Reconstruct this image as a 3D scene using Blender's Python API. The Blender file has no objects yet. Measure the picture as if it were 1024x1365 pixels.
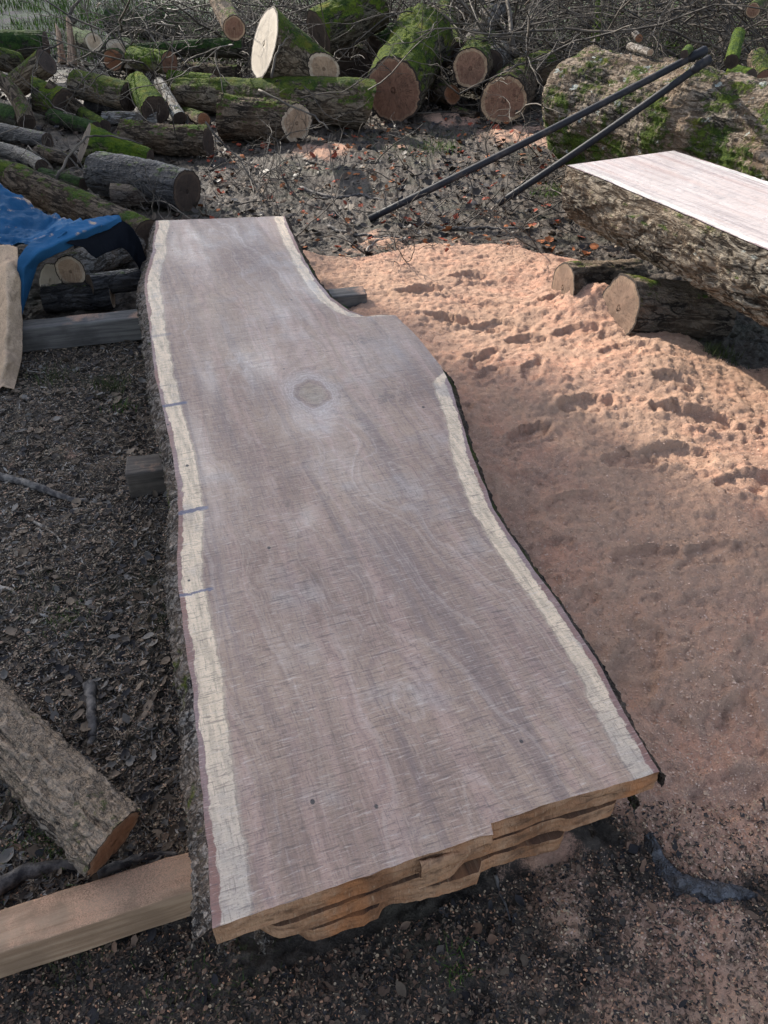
import bpy, math, random
import numpy as np
from mathutils import Vector, Matrix, Quaternion
random.seed(7)
rng = np.random.RandomState(11)
SC = bpy.context.scene
COL = SC.collection

# ---------------------------------------------------------------- camera
CAMH, PITCH, F = 1.6, math.radians(38.5), 1031.0          # focal length in photo pixels (1024 x 1365)
cd = bpy.data.cameras.new('camera'); cam = bpy.data.objects.new('camera', cd); COL.objects.link(cam)
cam.location = (0, 0, CAMH); cam.rotation_euler = (math.pi/2 - PITCH, 0, 0)
cd.sensor_fit = 'VERTICAL'; cd.sensor_height = 24; cd.lens = 24*F/1365.0
cd.clip_start = .02; cd.clip_end = 2000
SC.camera = cam
# ---------------------------------------------------------------- light
SUN_EL, SUN_AZ = 29.0, 38.0                                # degrees; azimuth to the left of straight ahead
w = bpy.data.worlds.new('World'); SC.world = w; w.use_nodes = True
wn = w.node_tree.nodes; wl = w.node_tree.links
sky = wn.new('ShaderNodeTexSky'); sky.sky_type = 'NISHITA'; sky.sun_disc = False
sky.sun_elevation = math.radians(SUN_EL); sky.sun_rotation = math.radians(-SUN_AZ)
sky.air_density = 1.0; sky.dust_density = 1.2; sky.ozone_density = 1.5
hs = wn.new('ShaderNodeHueSaturation'); hs.inputs['Saturation'].default_value = .68
wl.new(sky.outputs[0], hs.inputs['Color']); wl.new(hs.outputs[0], wn['Background'].inputs[0]); wn['Background'].inputs[1].default_value = .15
el, az = math.radians(SUN_EL), math.radians(SUN_AZ)
SUND = Vector((-math.sin(az)*math.cos(el), math.cos(az)*math.cos(el), math.sin(el)))
sl = bpy.data.lights.new('sun', 'SUN'); sl.energy = 4.0; sl.angle = math.radians(.55); sl.color = (1, .93, .82)
so = bpy.data.objects.new('sun', sl); COL.objects.link(so); so.rotation_euler = SUND.to_track_quat('Z', 'Y').to_euler()
so.location = SUND*30
SC.view_settings.view_transform = 'Standard'; SC.view_settings.look = 'None'
SC.view_settings.gamma = 1; SC.view_settings.exposure = 1.2
SC.render.resolution_x = 768; SC.render.resolution_y = 1024
SC.render.engine = 'CYCLES'

# ---------------------------------------------------------------- photo pixel <-> world
FW = Vector((0, math.cos(PITCH), -math.sin(PITCH))); UP = Vector((0, math.sin(PITCH), math.cos(PITCH)))
CP = Vector((0, 0, CAMH))
def ray(px, py): return FW + Vector((1, 0, 0))*((px-512)/F) + UP*((682.5-py)/F)
def U(px, py, z=0.0):
    r = ray(px, py); return CP + r*((z-CAMH)/r.z)
def UD(px, py, d): return CP + ray(px, py)*d
def LP(px, py, rpx, zb=0.0):                               # round end whose centre is seen at px,py and which rests at height zb
    r = .1
    for _ in range(12):
        p = U(px, py, zb+r); d = (p-CP).dot(FW); r = rpx*d/F
    return p, r
def proj(X, Y, Z):
    dy = Y; dz = Z-CAMH
    d = dy*FW.y + dz*FW.z; v = dy*UP.y + dz*UP.z
    d = np.where(np.abs(d) < 1e-4, 1e-4, d)
    return 512+F*X/d, 682.5-F*v/d, d

# ---------------------------------------------------------------- numpy noise
PERM = np.arange(256); np.random.RandomState(3).shuffle(PERM); PERM = np.concatenate([PERM, PERM, PERM])
G3 = np.random.RandomState(5).normal(size=(256, 3)); G3 /= np.linalg.norm(G3, axis=1)[:, None]
def pn(x, y, z=0.0):
    x, y, z = np.broadcast_arrays(np.asarray(x, float), np.asarray(y, float), np.asarray(z, float))
    xi, yi, zi = np.floor(x).astype(int), np.floor(y).astype(int), np.floor(z).astype(int)
    xf, yf, zf = x-xi, y-yi, z-zi
    xi &= 255; yi &= 255; zi &= 255
    fu = lambda t: t*t*t*(t*(t*6-15)+10)
    u, v, w_ = fu(xf), fu(yf), fu(zf)
    def g(a, b, c):
        h = PERM[PERM[PERM[xi+a]+yi+b]+zi+c]; q = G3[h]
        return q[..., 0]*(xf-a)+q[..., 1]*(yf-b)+q[..., 2]*(zf-c)
    L = lambda a, b, t: a+(b-a)*t
    return 1.5*L(L(L(g(0,0,0), g(1,0,0), u), L(g(0,1,0), g(1,1,0), u), v), L(L(g(0,0,1), g(1,0,1), u), L(g(0,1,1), g(1,1,1), u), v), w_)
def fbm(x, y, z=0.0, o=4, l=2.1, g=.5):
    a, s, f = 1.0, 0.0, 1.0
    for i in range(o):
        s = s + a*pn(x*f+i*17.3, y*f+i*5.1, z*f+i*9.7); a *= g; f *= l
    return s
def ridge(x, y, z=0.0, o=3):
    a, s, f = 1.0, 0.0, 1.0
    for i in range(o):
        s = s + a*(1-2*np.abs(pn(x*f+i*7.3, y*f+i*3.1, z*f+i*1.7))); a *= .5; f *= 2.1
    return s
def sst(a, b, x):
    t = np.clip((x-a)/(b-a), 0, 1); return t*t*(3-2*t)

# ---------------------------------------------------------------- objects
def tag(o, label=None, cat=None, group=None, kind=None):
    if label: o['label'] = label
    if cat: o['category'] = cat
    if group: o['group'] = group
    if kind: o['kind'] = kind
    return o
def mesh_np(name, V, faces, mat, parent=None, attrs=None, smooth=True, mi=None):
    V = np.asarray(V, dtype=np.float32)
    me = bpy.data.meshes.new(name)
    if isinstance(faces, np.ndarray): groups = [faces]
    else: groups = [np.asarray(f) for f in faces if len(f)]
    lt = np.concatenate([np.full(len(g), g.shape[1], dtype=np.int32) for g in groups])
    lv = np.concatenate([g.astype(np.int32).ravel() for g in groups])
    ls = np.concatenate([[0], np.cumsum(lt)[:-1]]).astype(np.int32)
    me.vertices.add(len(V)); me.vertices.foreach_set('co', V.ravel())
    me.loops.add(len(lv)); me.loops.foreach_set('vertex_index', lv)
    me.polygons.add(len(lt)); me.polygons.foreach_set('loop_start', ls); me.polygons.foreach_set('loop_total', lt)
    me.polygons.foreach_set('use_smooth', np.full(len(lt), smooth, dtype=bool))
    for m in (mat if isinstance(mat, (list, tuple)) else [mat]): me.materials.append(m)
    if mi is not None: me.polygons.foreach_set('material_index', np.asarray(mi, dtype=np.int32))
    me.update(calc_edges=True); me.validate()
    if attrs:
        for k, a in attrs.items():
            at = me.attributes.new(k, 'FLOAT', 'POINT'); at.data.foreach_set('value', np.asarray(a, dtype=np.float32).ravel())
    o = bpy.data.objects.new(name, me); COL.objects.link(o)
    if parent: o.parent = parent
    return o
def grid_faces(nr, nc, wrap=False, off=0):
    i = np.arange(nr-1)[:, None]; j = np.arange(nc if wrap else nc-1)[None, :]
    j2 = (j+1) % nc
    a = i*nc+j; b = i*nc+j2; c = (i+1)*nc+j2; d = (i+1)*nc+j
    return np.stack([a, b, c, d], -1).reshape(-1, 4)+off
def empty(name, loc, rot=None):
    o = bpy.data.objects.new(name, None); COL.objects.link(o); o.location = loc; o.empty_display_size = .1
    if rot is not None:
        o.rotation_mode = 'QUATERNION'; o.rotation_quaternion = rot
    return o

# ---------------------------------------------------------------- material helper
class M:
    def __init__(s, name):
        s.m = bpy.data.materials.new(name); s.m.use_nodes = True; s.t = s.m.node_tree
        s.b = s.t.nodes['Principled BSDF']; s.co = s.t.nodes.new('ShaderNodeTexCoord'); s.ge = s.t.nodes.new('ShaderNodeNewGeometry')
        s.b.inputs['Specular IOR Level'].default_value = .3; s.b.inputs['Roughness'].default_value = .8
    def new(s, k): return s.t.nodes.new(k)
    def put(s, sock, v):
        if isinstance(v, bpy.types.NodeSocket): s.t.links.new(v, sock)
        elif isinstance(v, (tuple, list)) and sock.type == 'RGBA' and len(v) == 3: sock.default_value = (*v, 1)
        else: sock.default_value = v
    def map(s, vec, scale=(1, 1, 1), loc=(0, 0, 0), rot=(0, 0, 0)):
        n = s.new('ShaderNodeMapping'); s.put(n.inputs[0], vec); n.inputs['Scale'].default_value = scale; n.inputs['Location'].default_value = loc
        n.inputs['Rotation'].default_value = rot; return n.outputs[0]
    def noise(s, vec, scale=5, detail=4, rough=.55, dist=0, col=False):
        n = s.new('ShaderNodeTexNoise'); s.put(n.inputs['Vector'], vec); n.inputs['Scale'].default_value = scale
        n.inputs['Detail'].default_value = detail; n.inputs['Roughness'].default_value = rough; n.inputs['Distortion'].default_value = dist
        return n.outputs[1 if col else 0]
    def vor(s, vec, scale=5, feat='F1', out=0):
        n = s.new('ShaderNodeTexVoronoi'); s.put(n.inputs['Vector'], vec); n.inputs['Scale'].default_value = scale; n.feature = feat; return n.outputs[out]
    def attr(s, name, out='Fac'):
        n = s.new('ShaderNodeAttribute'); n.attribute_name = name; return n.outputs[out]
    def math(s, op, a, b=0.0, c=0.0, clamp=False):
        n = s.new('ShaderNodeMath'); n.operation = op; s.put(n.inputs[0], a); s.put(n.inputs[1], b)
        s.put(n.inputs[2], c); n.use_clamp = clamp; return n.outputs[0]
    def rng(s, v, a, b, c=0.0, d=1.0):
        n = s.new('ShaderNodeMapRange'); n.interpolation_type = 'SMOOTHSTEP'; s.put(n.inputs[0], v)
        for i, q in zip((1, 2, 3, 4), (a, b, c, d)): s.put(n.inputs[i], q)
        return n.outputs[0]
    def mix(s, f, a, b, mode='MIX'):
        n = s.new('ShaderNodeMix'); n.data_type = 'RGBA'; n.blend_type = mode
        s.put(n.inputs[0], f); s.put(n.inputs[6], a); s.put(n.inputs[7], b); return n.outputs[2]
    def sep(s, v):
        n = s.new('ShaderNodeSeparateXYZ'); s.put(n.inputs[0], v); return n.outputs
    def comb(s, a, b, c=0.0):
        n = s.new('ShaderNodeCombineXYZ'); s.put(n.inputs[0], a); s.put(n.inputs[1], b); s.put(n.inputs[2], c); return n.outputs[0]
    def bump(s, h, dist=.01, st=1.0, nrm=None):
        n = s.new('ShaderNodeBump'); s.put(n.inputs['Height'], h); n.inputs['Distance'].default_value = dist; n.inputs['Strength'].default_value = st
        if nrm is not None: s.put(n.inputs['Normal'], nrm)
        return n.outputs[0]
    def out(s, col=None, rough=None, nrm=None, spec=None):
        if col is not None: s.put(s.b.inputs['Base Color'], col)
        if rough is not None: s.put(s.b.inputs['Roughness'], rough)
        if nrm is not None: s.put(s.b.inputs['Normal'], nrm)
        if spec is not None: s.put(s.b.inputs['Specular IOR Level'], spec)
        return s.m

def hexc(r, g, b):
    f = lambda c: ((c/255+.055)/1.055)**2.4 if c > 10 else c/255/12.92
    return (f(r), f(g), f(b))

# bark: object z runs along the log
def bark_mat(name, light, dark, moss=0.3, mossc=(.10, .15, .018), moss2=(.028, .055, .012), scale=22, stretch=.28, up=.25, wet=False, dust=0.0, lichen=0.0):
    m = M(name); o = m.co.outputs['Object']; v = m.map(o, (1, 1, stretch))
    n1 = m.noise(v, scale, 6, .62, .3); n2 = m.noise(o, scale*.25, 4); n3 = m.noise(o, 90, 4, .7)
    f1 = m.rng(m.math('ABSOLUTE', m.math('SUBTRACT', m.noise(v, scale*.9, 3, .5, .8), .5)), 0, .10)
    f2 = m.rng(m.math('ABSOLUTE', m.math('SUBTRACT', m.noise(m.map(o, (1, 1, stretch*1.8)), scale*2.3, 3, .6, .5), .5)), 0, .09)
    h = m.math('ADD', m.math('MULTIPLY', n1, .8), m.math('ADD', m.math('MULTIPLY', f1, .42), m.math('MULTIPLY', f2, .25)))
    c = m.mix(m.rng(h, .5, 1.12), dark, light)
    c = m.mix(m.math('MULTIPLY', m.rng(f1, .55, .05), .85), c, dark)
    c = m.mix(m.rng(n2, .35, .7), c, m.mix(.5, c, (light[0]*1.15, light[1]*.95, light[2]*.8)), 'MIX')
    c = m.mix(m.math('MULTIPLY', m.rng(n3, .5, .75), .4), c, light)
    if lichen > 0:
        c = m.mix(m.math('MULTIPLY', m.rng(m.noise(o, 13, 3, .6), .66-.12*lichen, .70-.12*lichen), .8), c, (.34, .36, .33))
    if dust > 0:
        nz0 = m.sep(m.ge.outputs['Normal'])[2]
        dm = m.math('MULTIPLY', m.rng(m.math('ADD', nz0, m.math('MULTIPLY', m.noise(o, 16, 5, .7), .9)), 1.5-dust, 1.9-dust), m.rng(m.noise(o, 420, 4, .75), .34, .62))
        c = m.mix(dm, c, m.mix(m.noise(o, 150, 2), (.22, .185, .14), (.34, .235, .16)))
    hh = h
    if moss > 0:
        nz = m.sep(m.ge.outputs['Normal'])[2]
        k = m.math('ADD', m.math('MULTIPLY', nz, up), m.noise(o, 5.5, 5, .65))
        k = m.math('ADD', k, m.math('MULTIPLY', m.math('SUBTRACT', m.noise(o, 32, 4, .7), .5), .5)); mk = m.rng(k, .80-moss*.46, .95-moss*.46)
        mn = m.noise(o, 70, 5, .75); mb = m.noise(o, 12, 3)
        mc = m.mix(m.rng(m.math('ADD', m.math('MULTIPLY', mn, .6), m.math('MULTIPLY', mb, .5)), .42, .68), moss2, mossc)
        mc = m.mix(m.rng(m.noise(o, 8, 2), .55, .75), mc, (mossc[0]*1.25, mossc[1]*.95, mossc[2]))
        c = m.mix(mk, c, mc)
        hh = m.math('ADD', h, m.math('MULTIPLY', mk, m.math('MULTIPLY', mn, 1.6)))
    nr = m.bump(hh, .016, 1.0); nr = m.bump(n3, .003, .8, nr)
    return m.out(c, .5 if wet else .9, nr, .3 if wet else .12)

def cut_mat(name, heart, sap, ringf=26, sapw=.8, dirty=.55, crack=.6):
    m = M(name); r = m.attr('rad'); o = m.co.outputs['Object']
    wob = m.math('MULTIPLY', m.math('SUBTRACT', m.noise(o, 7, 3), .5), .22)
    ph = m.math('MULTIPLY', m.math('ADD', r, m.math('MULTIPLY', wob, .6)), ringf*6.28)
    rg = m.math('ADD', m.math('MULTIPLY', m.math('SINE', ph), .5), .5)
    c = m.mix(m.rng(m.math('ADD', r, wob), sapw-.03, sapw+.03), heart, sap)
    c = m.mix(m.math('MULTIPLY', rg, .22), c, tuple(q*.45 for q in heart))
    c = m.mix(m.rng(m.noise(o, 9, 5, .7), .4, .62), c, m.mix(dirty, c, tuple(q*.45 for q in heart)))
    sw = m.noise(m.map(o, (200, 12, 12), (0, 0, 0), (0, 0, .6)), 1, 3)
    c = m.mix(m.math('MULTIPLY', m.rng(sw, .5, .7), .3), c, tuple(min(1, q*1.25) for q in sap))
    an = m.attr('ang'); cr = m.noise(m.comb(m.math('MULTIPLY', an, 2.2), m.math('MULTIPLY', r, .6)), 3.5, 3, .6)
    ck = m.math('MULTIPLY', m.rng(m.math('ABSOLUTE', m.math('SUBTRACT', cr, .5)), .0, .012, 1, 0), crack)
    c = m.mix(ck, c, (.02, .012, .01))
    c = m.mix(m.rng(r, .925, .945), c, (.035, .024, .018))
    h = m.math('ADD', m.math('MULTIPLY', sw, .5), m.math('SUBTRACT', m.math('MULTIPLY', rg, .2), m.math('MULTIPLY', ck, 2)))
    return m.out(c, .75, m.bump(h, .003, .8), .25)

MB = {}
MB['brown']   = bark_mat('bark_brown', (.15, .11, .078), (.022, .016, .012), .28)
MB['mossy']   = bark_mat('bark_mossy', (.12, .10, .07), (.018, .015, .011), .66, (.125, .16, .018), (.025, .048, .01), up=.3)
MB['halfmoss']= bark_mat('bark_half_moss', (.20, .155, .11), (.03, .023, .017), .42, (.115, .14, .022), up=.34)
MB['bright']  = bark_mat('bark_bright_moss', (.13, .12, .06), (.02, .018, .012), .82, (.13, .18, .018), (.035, .07, .012), up=.35)
MB['darkmoss']= bark_mat('bark_dark_moss', (.06, .055, .04), (.015, .013, .011), .75, (.05, .09, .02), (.014, .03, .01), up=.4)
MB['dark']    = bark_mat('bark_dark_wet', (.045, .041, .040), (.008, .007, .008), .1, wet=True)
MB['wet'] = bark_mat('bark_wet_blue', (.10, .105, .12), (.014, .013, .016), 0, wet=True)
MB['grey']    = bark_mat('bark_grey', (.26, .24, .22), (.04, .035, .03), .15, scale=26)
MB['trunk']   = bark_mat('bark_old_trunk', (.22, .18, .14), (.022, .018, .014), .76, (.10, .135, .02), (.03, .055, .012), scale=19, stretch=.26, up=-.05, lichen=.15)
MB['sawlog']  = bark_mat('bark_sawn_log', (.27, .235, .19), (.022, .018, .014), .10, (.11, .15, .02), scale=24, stretch=.33, up=.22, lichen=.2)
MB['dusty']   = bark_mat('bark_dusty', (.17, .14, .115), (.025, .02, .018), .52, (.12, .17, .025), (.04, .08, .015), up=.0, dust=.75)
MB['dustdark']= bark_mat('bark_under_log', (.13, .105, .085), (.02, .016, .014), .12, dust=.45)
MB['silver']  = bark_mat('bark_silver', (.42, .40, .36), (.05, .05, .045), .1, scale=30)
MB['edge']    = bark_mat('bark_slab_edge', (.26, .225, .195), (.035, .028, .025), .62, (.15, .17, .03), (.03, .045, .012), scale=42, stretch=1, up=-.1)
MB['edgedark']= bark_mat('bark_slab_edge_dark', (.11, .09, .075), (.022, .018, .016), .26, (.06, .07, .02), scale=42, stretch=1)
MC = {}
MC['red']   = cut_mat('cut_red_brown', (.20, .095, .058), (.29, .165, .10), sapw=.86)
MC['redring'] = cut_mat('cut_red_ring', (.26, .13, .082), (.50, .33, .20), sapw=.80)
MC['pale']  = cut_mat('cut_pale', (.55, .40, .27), (.66, .54, .40), sapw=.7, crack=.3)
MC['white'] = cut_mat('cut_white', (.38, .32, .255), (.43, .37, .30), sapw=.8, dirty=.15, crack=.15)
MC['orange']= cut_mat('cut_orange', (.30, .125, .06), (.36, .19, .11), sapw=.8)
MC['dark']  = cut_mat('cut_dark', (.06, .04, .03), (.10, .065, .045), sapw=.8)
MC['sup']   = cut_mat('cut_support', (.20, .125, .085), (.25, .165, .11), sapw=.8)
MC['mid']   = cut_mat('cut_mid', (.42, .27, .17), (.55, .42, .30), sapw=.75)

# ---------------------------------------------------------------- ground
def polysd(px, py, poly):                                  # signed distance, positive inside
    P_ = np.array(poly, float); n = len(P_); d = np.full(px.shape, 1e9); ins = np.zeros(px.shape, bool)
    for i in range(n):
        a, b = P_[i], P_[(i+1) % n]; e = b-a; wx, wy = px-a[0], py-a[1]
        t = np.clip((wx*e[0]+wy*e[1])/(e@e+1e-12), 0, 1)
        d = np.minimum(d, np.hypot(wx-e[0]*t, wy-e[1]*t))
        c = ((a[1] > py) != (b[1] > py)) & (px < (b[0]-a[0])*(py-a[1])/((b[1]-a[1]) if abs(b[1]-a[1]) > 1e-9 else 1e-9)+a[0]); ins ^= c
    return np.where(ins, d, -d)
g2 = lambda px, py: tuple(U(px, py, 0))[:2]
DUST = [g2(*p) for p in [(395, 338), (470, 345), (560, 338), (650, 330), (715, 340), (760, 352), (800, 400), (900, 450), (1010, 470), (1150, 480), (1400, 600), (1500, 1365),
                         (1060, 1330), (985, 1215), (900, 1150), (830, 1100), (700, 1080), (520, 1050), (330, 600), (330, 420)]]
BLOB = [(g2(430, 205), .32, .75), (g2(700, 185), .45, .75), (g2(520, 195), .25, .5), (g2(600, 160), .35, .7), (g2(650, 345), .35, .6), (g2(760, 1230), .13, .55), (g2(900, 1290), .2, .7), (g2(1000, 1330), .2, .9),
        (g2(720, 1120), .12, .5), (g2(650, 1160), .1, .5), (g2(800, 1180), .12, .6), (g2(700, 1300), .12, .45), (g2(850, 1340), .15, .6), (g2(560, 1330), .1, .35), (g2(930, 1240), .12, .8), (g2(420, 1330), .1, .3), (g2(1010, 1280), .15, .9), (g2(60, 620), .35, .35), (g2(30, 760), .3, .3), (g2(520, 330), .4, .5), (g2(640, 215), .3, .4), (g2(990, 1260), .12, .9)]
MUD = [(g2(985, 475), .22), (g2(1010, 1200), .05)]
rr = random.Random(4)
DENTS = []
for (x, y, a, L_) in [(830, 493, .1, .13), (765, 462, .2, .12), (895, 533, -.5, .12), (935, 575, -.4, .14), (905, 622, -.2, .14), (705, 520, 1.3, .1), (1000, 905, 1.2, .13), (985, 985, 1.3, .12), (842, 905, 1.1, .13),
                      (770, 690, .1, .13), (950, 755, .2, .12), (700, 600, .5, .1), (655, 450, .1, .11), (555, 400, .3, .12), (620, 380, .1, .11), (840, 630, 0, .12), (860, 760, .2, .11), (700, 470, .1, .1), (990, 660, .1, .12),
                      (590, 440, -.3, .1), (640, 500, 1.0, .1), (780, 560, .1, .12), (740, 420, .1, .1), (900, 850, .8, .12), (960, 1080, .5, .13)]:
    q = U(x, y, 0); DENTS.append((q.x, q.y, a, L_*rr.uniform(.85, 1.1), rr.uniform(.014, .026)))
for _ in range(34):
    q = U(rr.uniform(600, 1100), rr.uniform(380, 1050), 0); DENTS.append((q.x, q.y, rr.uniform(-.7, .9), rr.uniform(.03, .09), rr.uniform(.005, .014)))
def dustmask(X, Y):
    s = polysd(X+.10*pn(X*3, Y*3, 4), Y+.12*pn(X*3, Y*3, 9), DUST)
    d = sst(-.06, .10, s)
    for (c, r, a) in BLOB:
        d = np.maximum(d, a*np.exp(-((X-c[0])**2+(Y-c[1])**2)/(r*r))*(1+.9*fbm(X*7, Y*7, 2, 3)))
    for (c, r) in MUD:
        d = d*(1-.95*np.exp(-((X-c[0])**2+(Y-c[1])**2)/(r*r)))
    return np.clip(d, 0, 1)
def ground_h(X, Y, fine=True):
    d = dustmask(X, Y)
    h = .018*fbm(X*1.3, Y*1.3, 1, 3)
    mud = .016*fbm(X*7, Y*7, 3, 4)
    if fine: mud = mud + .012*ridge(X*22+.5*pn(X*9, Y*9), Y*22, 7, 3)-.010 + .005*fbm(X*70, Y*70, 1, 2)
    sd = .034 + .020*fbm(X*3, Y*3, 5, 4) + 0.009*(1-1.3*np.abs(fbm(X*8, Y*8, 8, 4)))+.002*ridge(X*19, Y*19, 3, 3)
    if fine: sd = sd + .0075*fbm(X*34, Y*34, 2, 4, g=.66)
    for (cx, cy, a, L_, dep) in DENTS:
        ca, sa = math.cos(a), math.sin(a)
        mk = (np.abs(X-cx) < .4) & (np.abs(Y-cy) < .4)
        if not mk.any(): continue
        x, y = X[mk]-cx, Y[mk]-cy
        u = (x*ca+y*sa)/L_; v = (-x*sa+y*ca)/(L_*.42)
        q = np.sqrt(u*u+v*v)*(1+.45*fbm(x*12, y*12, cx, 3))
        sd[mk] += dep*(.55+.45*float(sst(1.5, 2.3, cy)))*(-sst(1.05, .86, q) + .45*np.exp(-((q-1.2)/.22)**2))
    # mound against the logs carrying the sawn log, and along the slab
    c = U(790, 425, 0); sd = sd + .11*np.exp(-((X-c.x)**2+(Y-c.y)**2)/.03)
    c = U(620, 560, 0); sd = sd + .03*np.exp(-((X-c.x)**2/.5+(Y-c.y)**2/.9))
    c = U(880, 500, 0); sd = sd + .05*np.exp(-((X-c.x)**2/.25+(Y-c.y)**2/.08))
    h = h + mud*(1-d) + sd*d
    return h, d
def axis_pts(dense, lo, hi, far, n):
    a = list(np.arange(lo, hi, dense)); s = dense; x = hi; up = []
    while x < far: up.append(x); s *= 1.055; x += s
    s = dense; x = lo-dense; dn = []
    while x > -far: dn.append(x); s *= 1.055; x -= s
    return np.array(dn[::-1]+a+up+[far])
xs = axis_pts(.009, -1.7, 1.75, 400, 0); ys = axis_pts(.010, .25, 4.6, 400, 0)
ys = ys[ys > -400]
GX, GY = np.meshgrid(xs, ys)
GH, GD = ground_h(GX, GY)
fade = sst(60, 12, np.hypot(GX, GY)); GH = GH*fade
gm = M('ground_mud_sawdust'); o = gm.co.outputs['Object']
dst = gm.attr('dust')
n1 = gm.noise(o, 9, 6, .65); n2 = gm.noise(o, 60, 5, .7); n3 = gm.noise(o, 260, 3, .7); n4 = gm.noise(o, 2.2, 3)
mud = gm.mix(gm.rng(n1, .35, .65), (.026, .021, .017), (.105, .082, .064))
mud = gm.mix(gm.math('MULTIPLY', gm.rng(n2, .5, .72), .7), mud, (.15, .118, .09))
mud = gm.mix(gm.math('MULTIPLY', gm.rng(n4, .5, .7), .35), mud, (.05, .06, .025))
grs = gm.mix(gm.rng(n2, .35, .65), (.025, .04, .012), (.06, .09, .02))
dist = gm.sep(o)[1]
mud = gm.mix(gm.math('MULTIPLY', gm.rng(gm.math('ADD', dist, gm.math('MULTIPLY', n4, 6)), 12.5, 16), gm.rng(gm.noise(o, 1.2, 3), .38, .55)), mud, grs)
dustc = gm.mix(gm.rng(n2, .3, .7), (.41, .24, .165), (.575, .36, .26))
dustc = gm.mix(gm.rng(n3, .35, .62), tuple([.34, .215, .155]), dustc)
dustc = gm.mix(gm.math('MULTIPLY', gm.rng(n1, .42, .66), .6), dustc, (.62, .32, .21))
dustc = gm.mix(gm.math('MULTIPLY', gm.rng(gm.noise(o, 1.7, 3), .4, .6), .55), dustc, (.46, .30, .205))
fm = gm.rng(gm.math('ADD', dst, gm.math('MULTIPLY', gm.math('SUBTRACT', gm.math('ADD', gm.math('MULTIPLY', n2, .6), gm.math('MULTIPLY', n3, .4)), .5), 1.0)), .38, .6)
gc = gm.mix(fm, mud, dustc)
sp = gm.rng(n3, .66, .70); gc = gm.mix(gm.math('MULTIPLY', sp, .55), gc, (.34, .26, .17))
hb = gm.math('ADD', gm.math('MULTIPLY', n2, 1.0), gm.math('MULTIPLY', n3, .45))
gn = gm.bump(hb, .011, 1.0)
gm.out(gc, gm.mix(fm, (.62,)*3, (.95,)*3), gn, .15)
gv = np.stack([GX, GY, GH], -1).reshape(-1, 3)
tag(mesh_np('ground', gv, grid_faces(len(ys), len(xs)), gm.m, attrs={'dust': GD}), 'dark leaf mud ground covered with pink sawdust on the right', kind='structure')
def gh(x, y):
    h, _ = ground_h(np.array([[x]], float), np.array([[y]], float), False); return float(h[0, 0])

# ---------------------------------------------------------------- logs
def log(label, p0, r0, p1, r1, bark='brown', cut0='red', cut1='red', n0=None, n1=None, seed=0, amp=.06, bend=0.0, name='log', cat='log',
        res=(72, 90), oval=1.0, lump=.08, group='cut logs heaped behind the slab', flatz=None, rough0=0, rf=5.0, parent=None, roundend=0):
    p0 = Vector(p0); p1 = Vector(p1); ax = p1-p0; L_ = ax.length
    q = ax.to_track_quat('Z', 'Y'); qi = q.inverted()
    root = empty(name, p0, q); tag(root, label, cat, group)
    nt, nz = res
    th = np.linspace(0, 2*np.pi, nt, endpoint=False); t = np.linspace(0, 1, nz)
    T, TH = np.meshgrid(t, th, indexing='ij')
    R = r0+(r1-r0)*T
    R = R*(1+lump*fbm(np.cos(TH)*1.1+seed*3.1, np.sin(TH)*1.1+seed, T*L_*2.2, 3))
    cx, cy, cz = np.cos(TH), np.sin(TH), T*L_
    rm = (r0+r1)/2
    k = rf/max(rm, .03)*.5
    rd = ridge(cx*rm*k*1.6+seed, cy*rm*k*1.6, cz*k*.22+seed*2, 3)
    R = R+amp*rm*(rd-.6)*.55+min(amp*rm*.35, .006)*fbm(cx*rm*60+seed, cy*rm*60, cz*40, 3)
    if roundend: R = R*(1-.45*(1-np.clip(T*L_/roundend, 0, 1))**2.2)
    X = R*cx; Y = R*cy*oval
    if bend:
        X = X+bend*np.sin(T*np.pi)
    Z = cz.copy()
    for (nn, end) in ((n0, 0), (n1, 1)):
        if nn is not None:
            n_ = qi @ Vector(nn).normalized()
            off = -(X*n_.x+Y*n_.y)/n_.z
            wgt = (1-T) if end == 0 else T
            Z = Z+off*wgt**(1.0)
    V = np.stack([X, Y, Z], -1).reshape(-1, 3)
    m_ = MB[bark] if isinstance(bark, str) else bark
    mesh_np('bark', V, grid_faces(nz, nt, True), m_, root)
    for (cm, row) in ((cut0, 0), (cut1, nz-1)):
        if cm is None: continue
        ring = V.reshape(nz, nt, 3)[row]; cen = ring.mean(0)
        nr = 14; rad = np.linspace(0, 1, nr)[1:]
        pts = [cen]+[]
        VV = np.concatenate([cen[None], (cen+(ring-cen)*rad[:, None, None]).reshape(-1, 3)])
        a = np.concatenate([[0], np.repeat(rad, nt)]); an = np.concatenate([[0], np.tile(th, nr-1)])
        sgn = -1 if row == 0 else 1
        wob = (.012*rm)*fbm(VV[:, 0]/rm*3+seed, VV[:, 1]/rm*3, 0, 3)*(a < .99)
        if rough0: wob = wob + rough0*rm*fbm(VV[:, 0]/rm*4+seed, VV[:, 1]/rm*1.5, 2, 3)*(a < .99)
        VV[:, 2] += wob
        tri = np.array([[0, 1+j, 1+(j+1) % nt] for j in range(nt)])
        f = [tri, grid_faces(nr-1, nt, True, 1)]
        if sgn < 0: f = [g[:, ::-1] for g in f]
        mesh_np('cut_face', VV, f, MC[cm], root, attrs={'rad': a, 'ang': np.abs(an-np.pi)})
    return root

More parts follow.
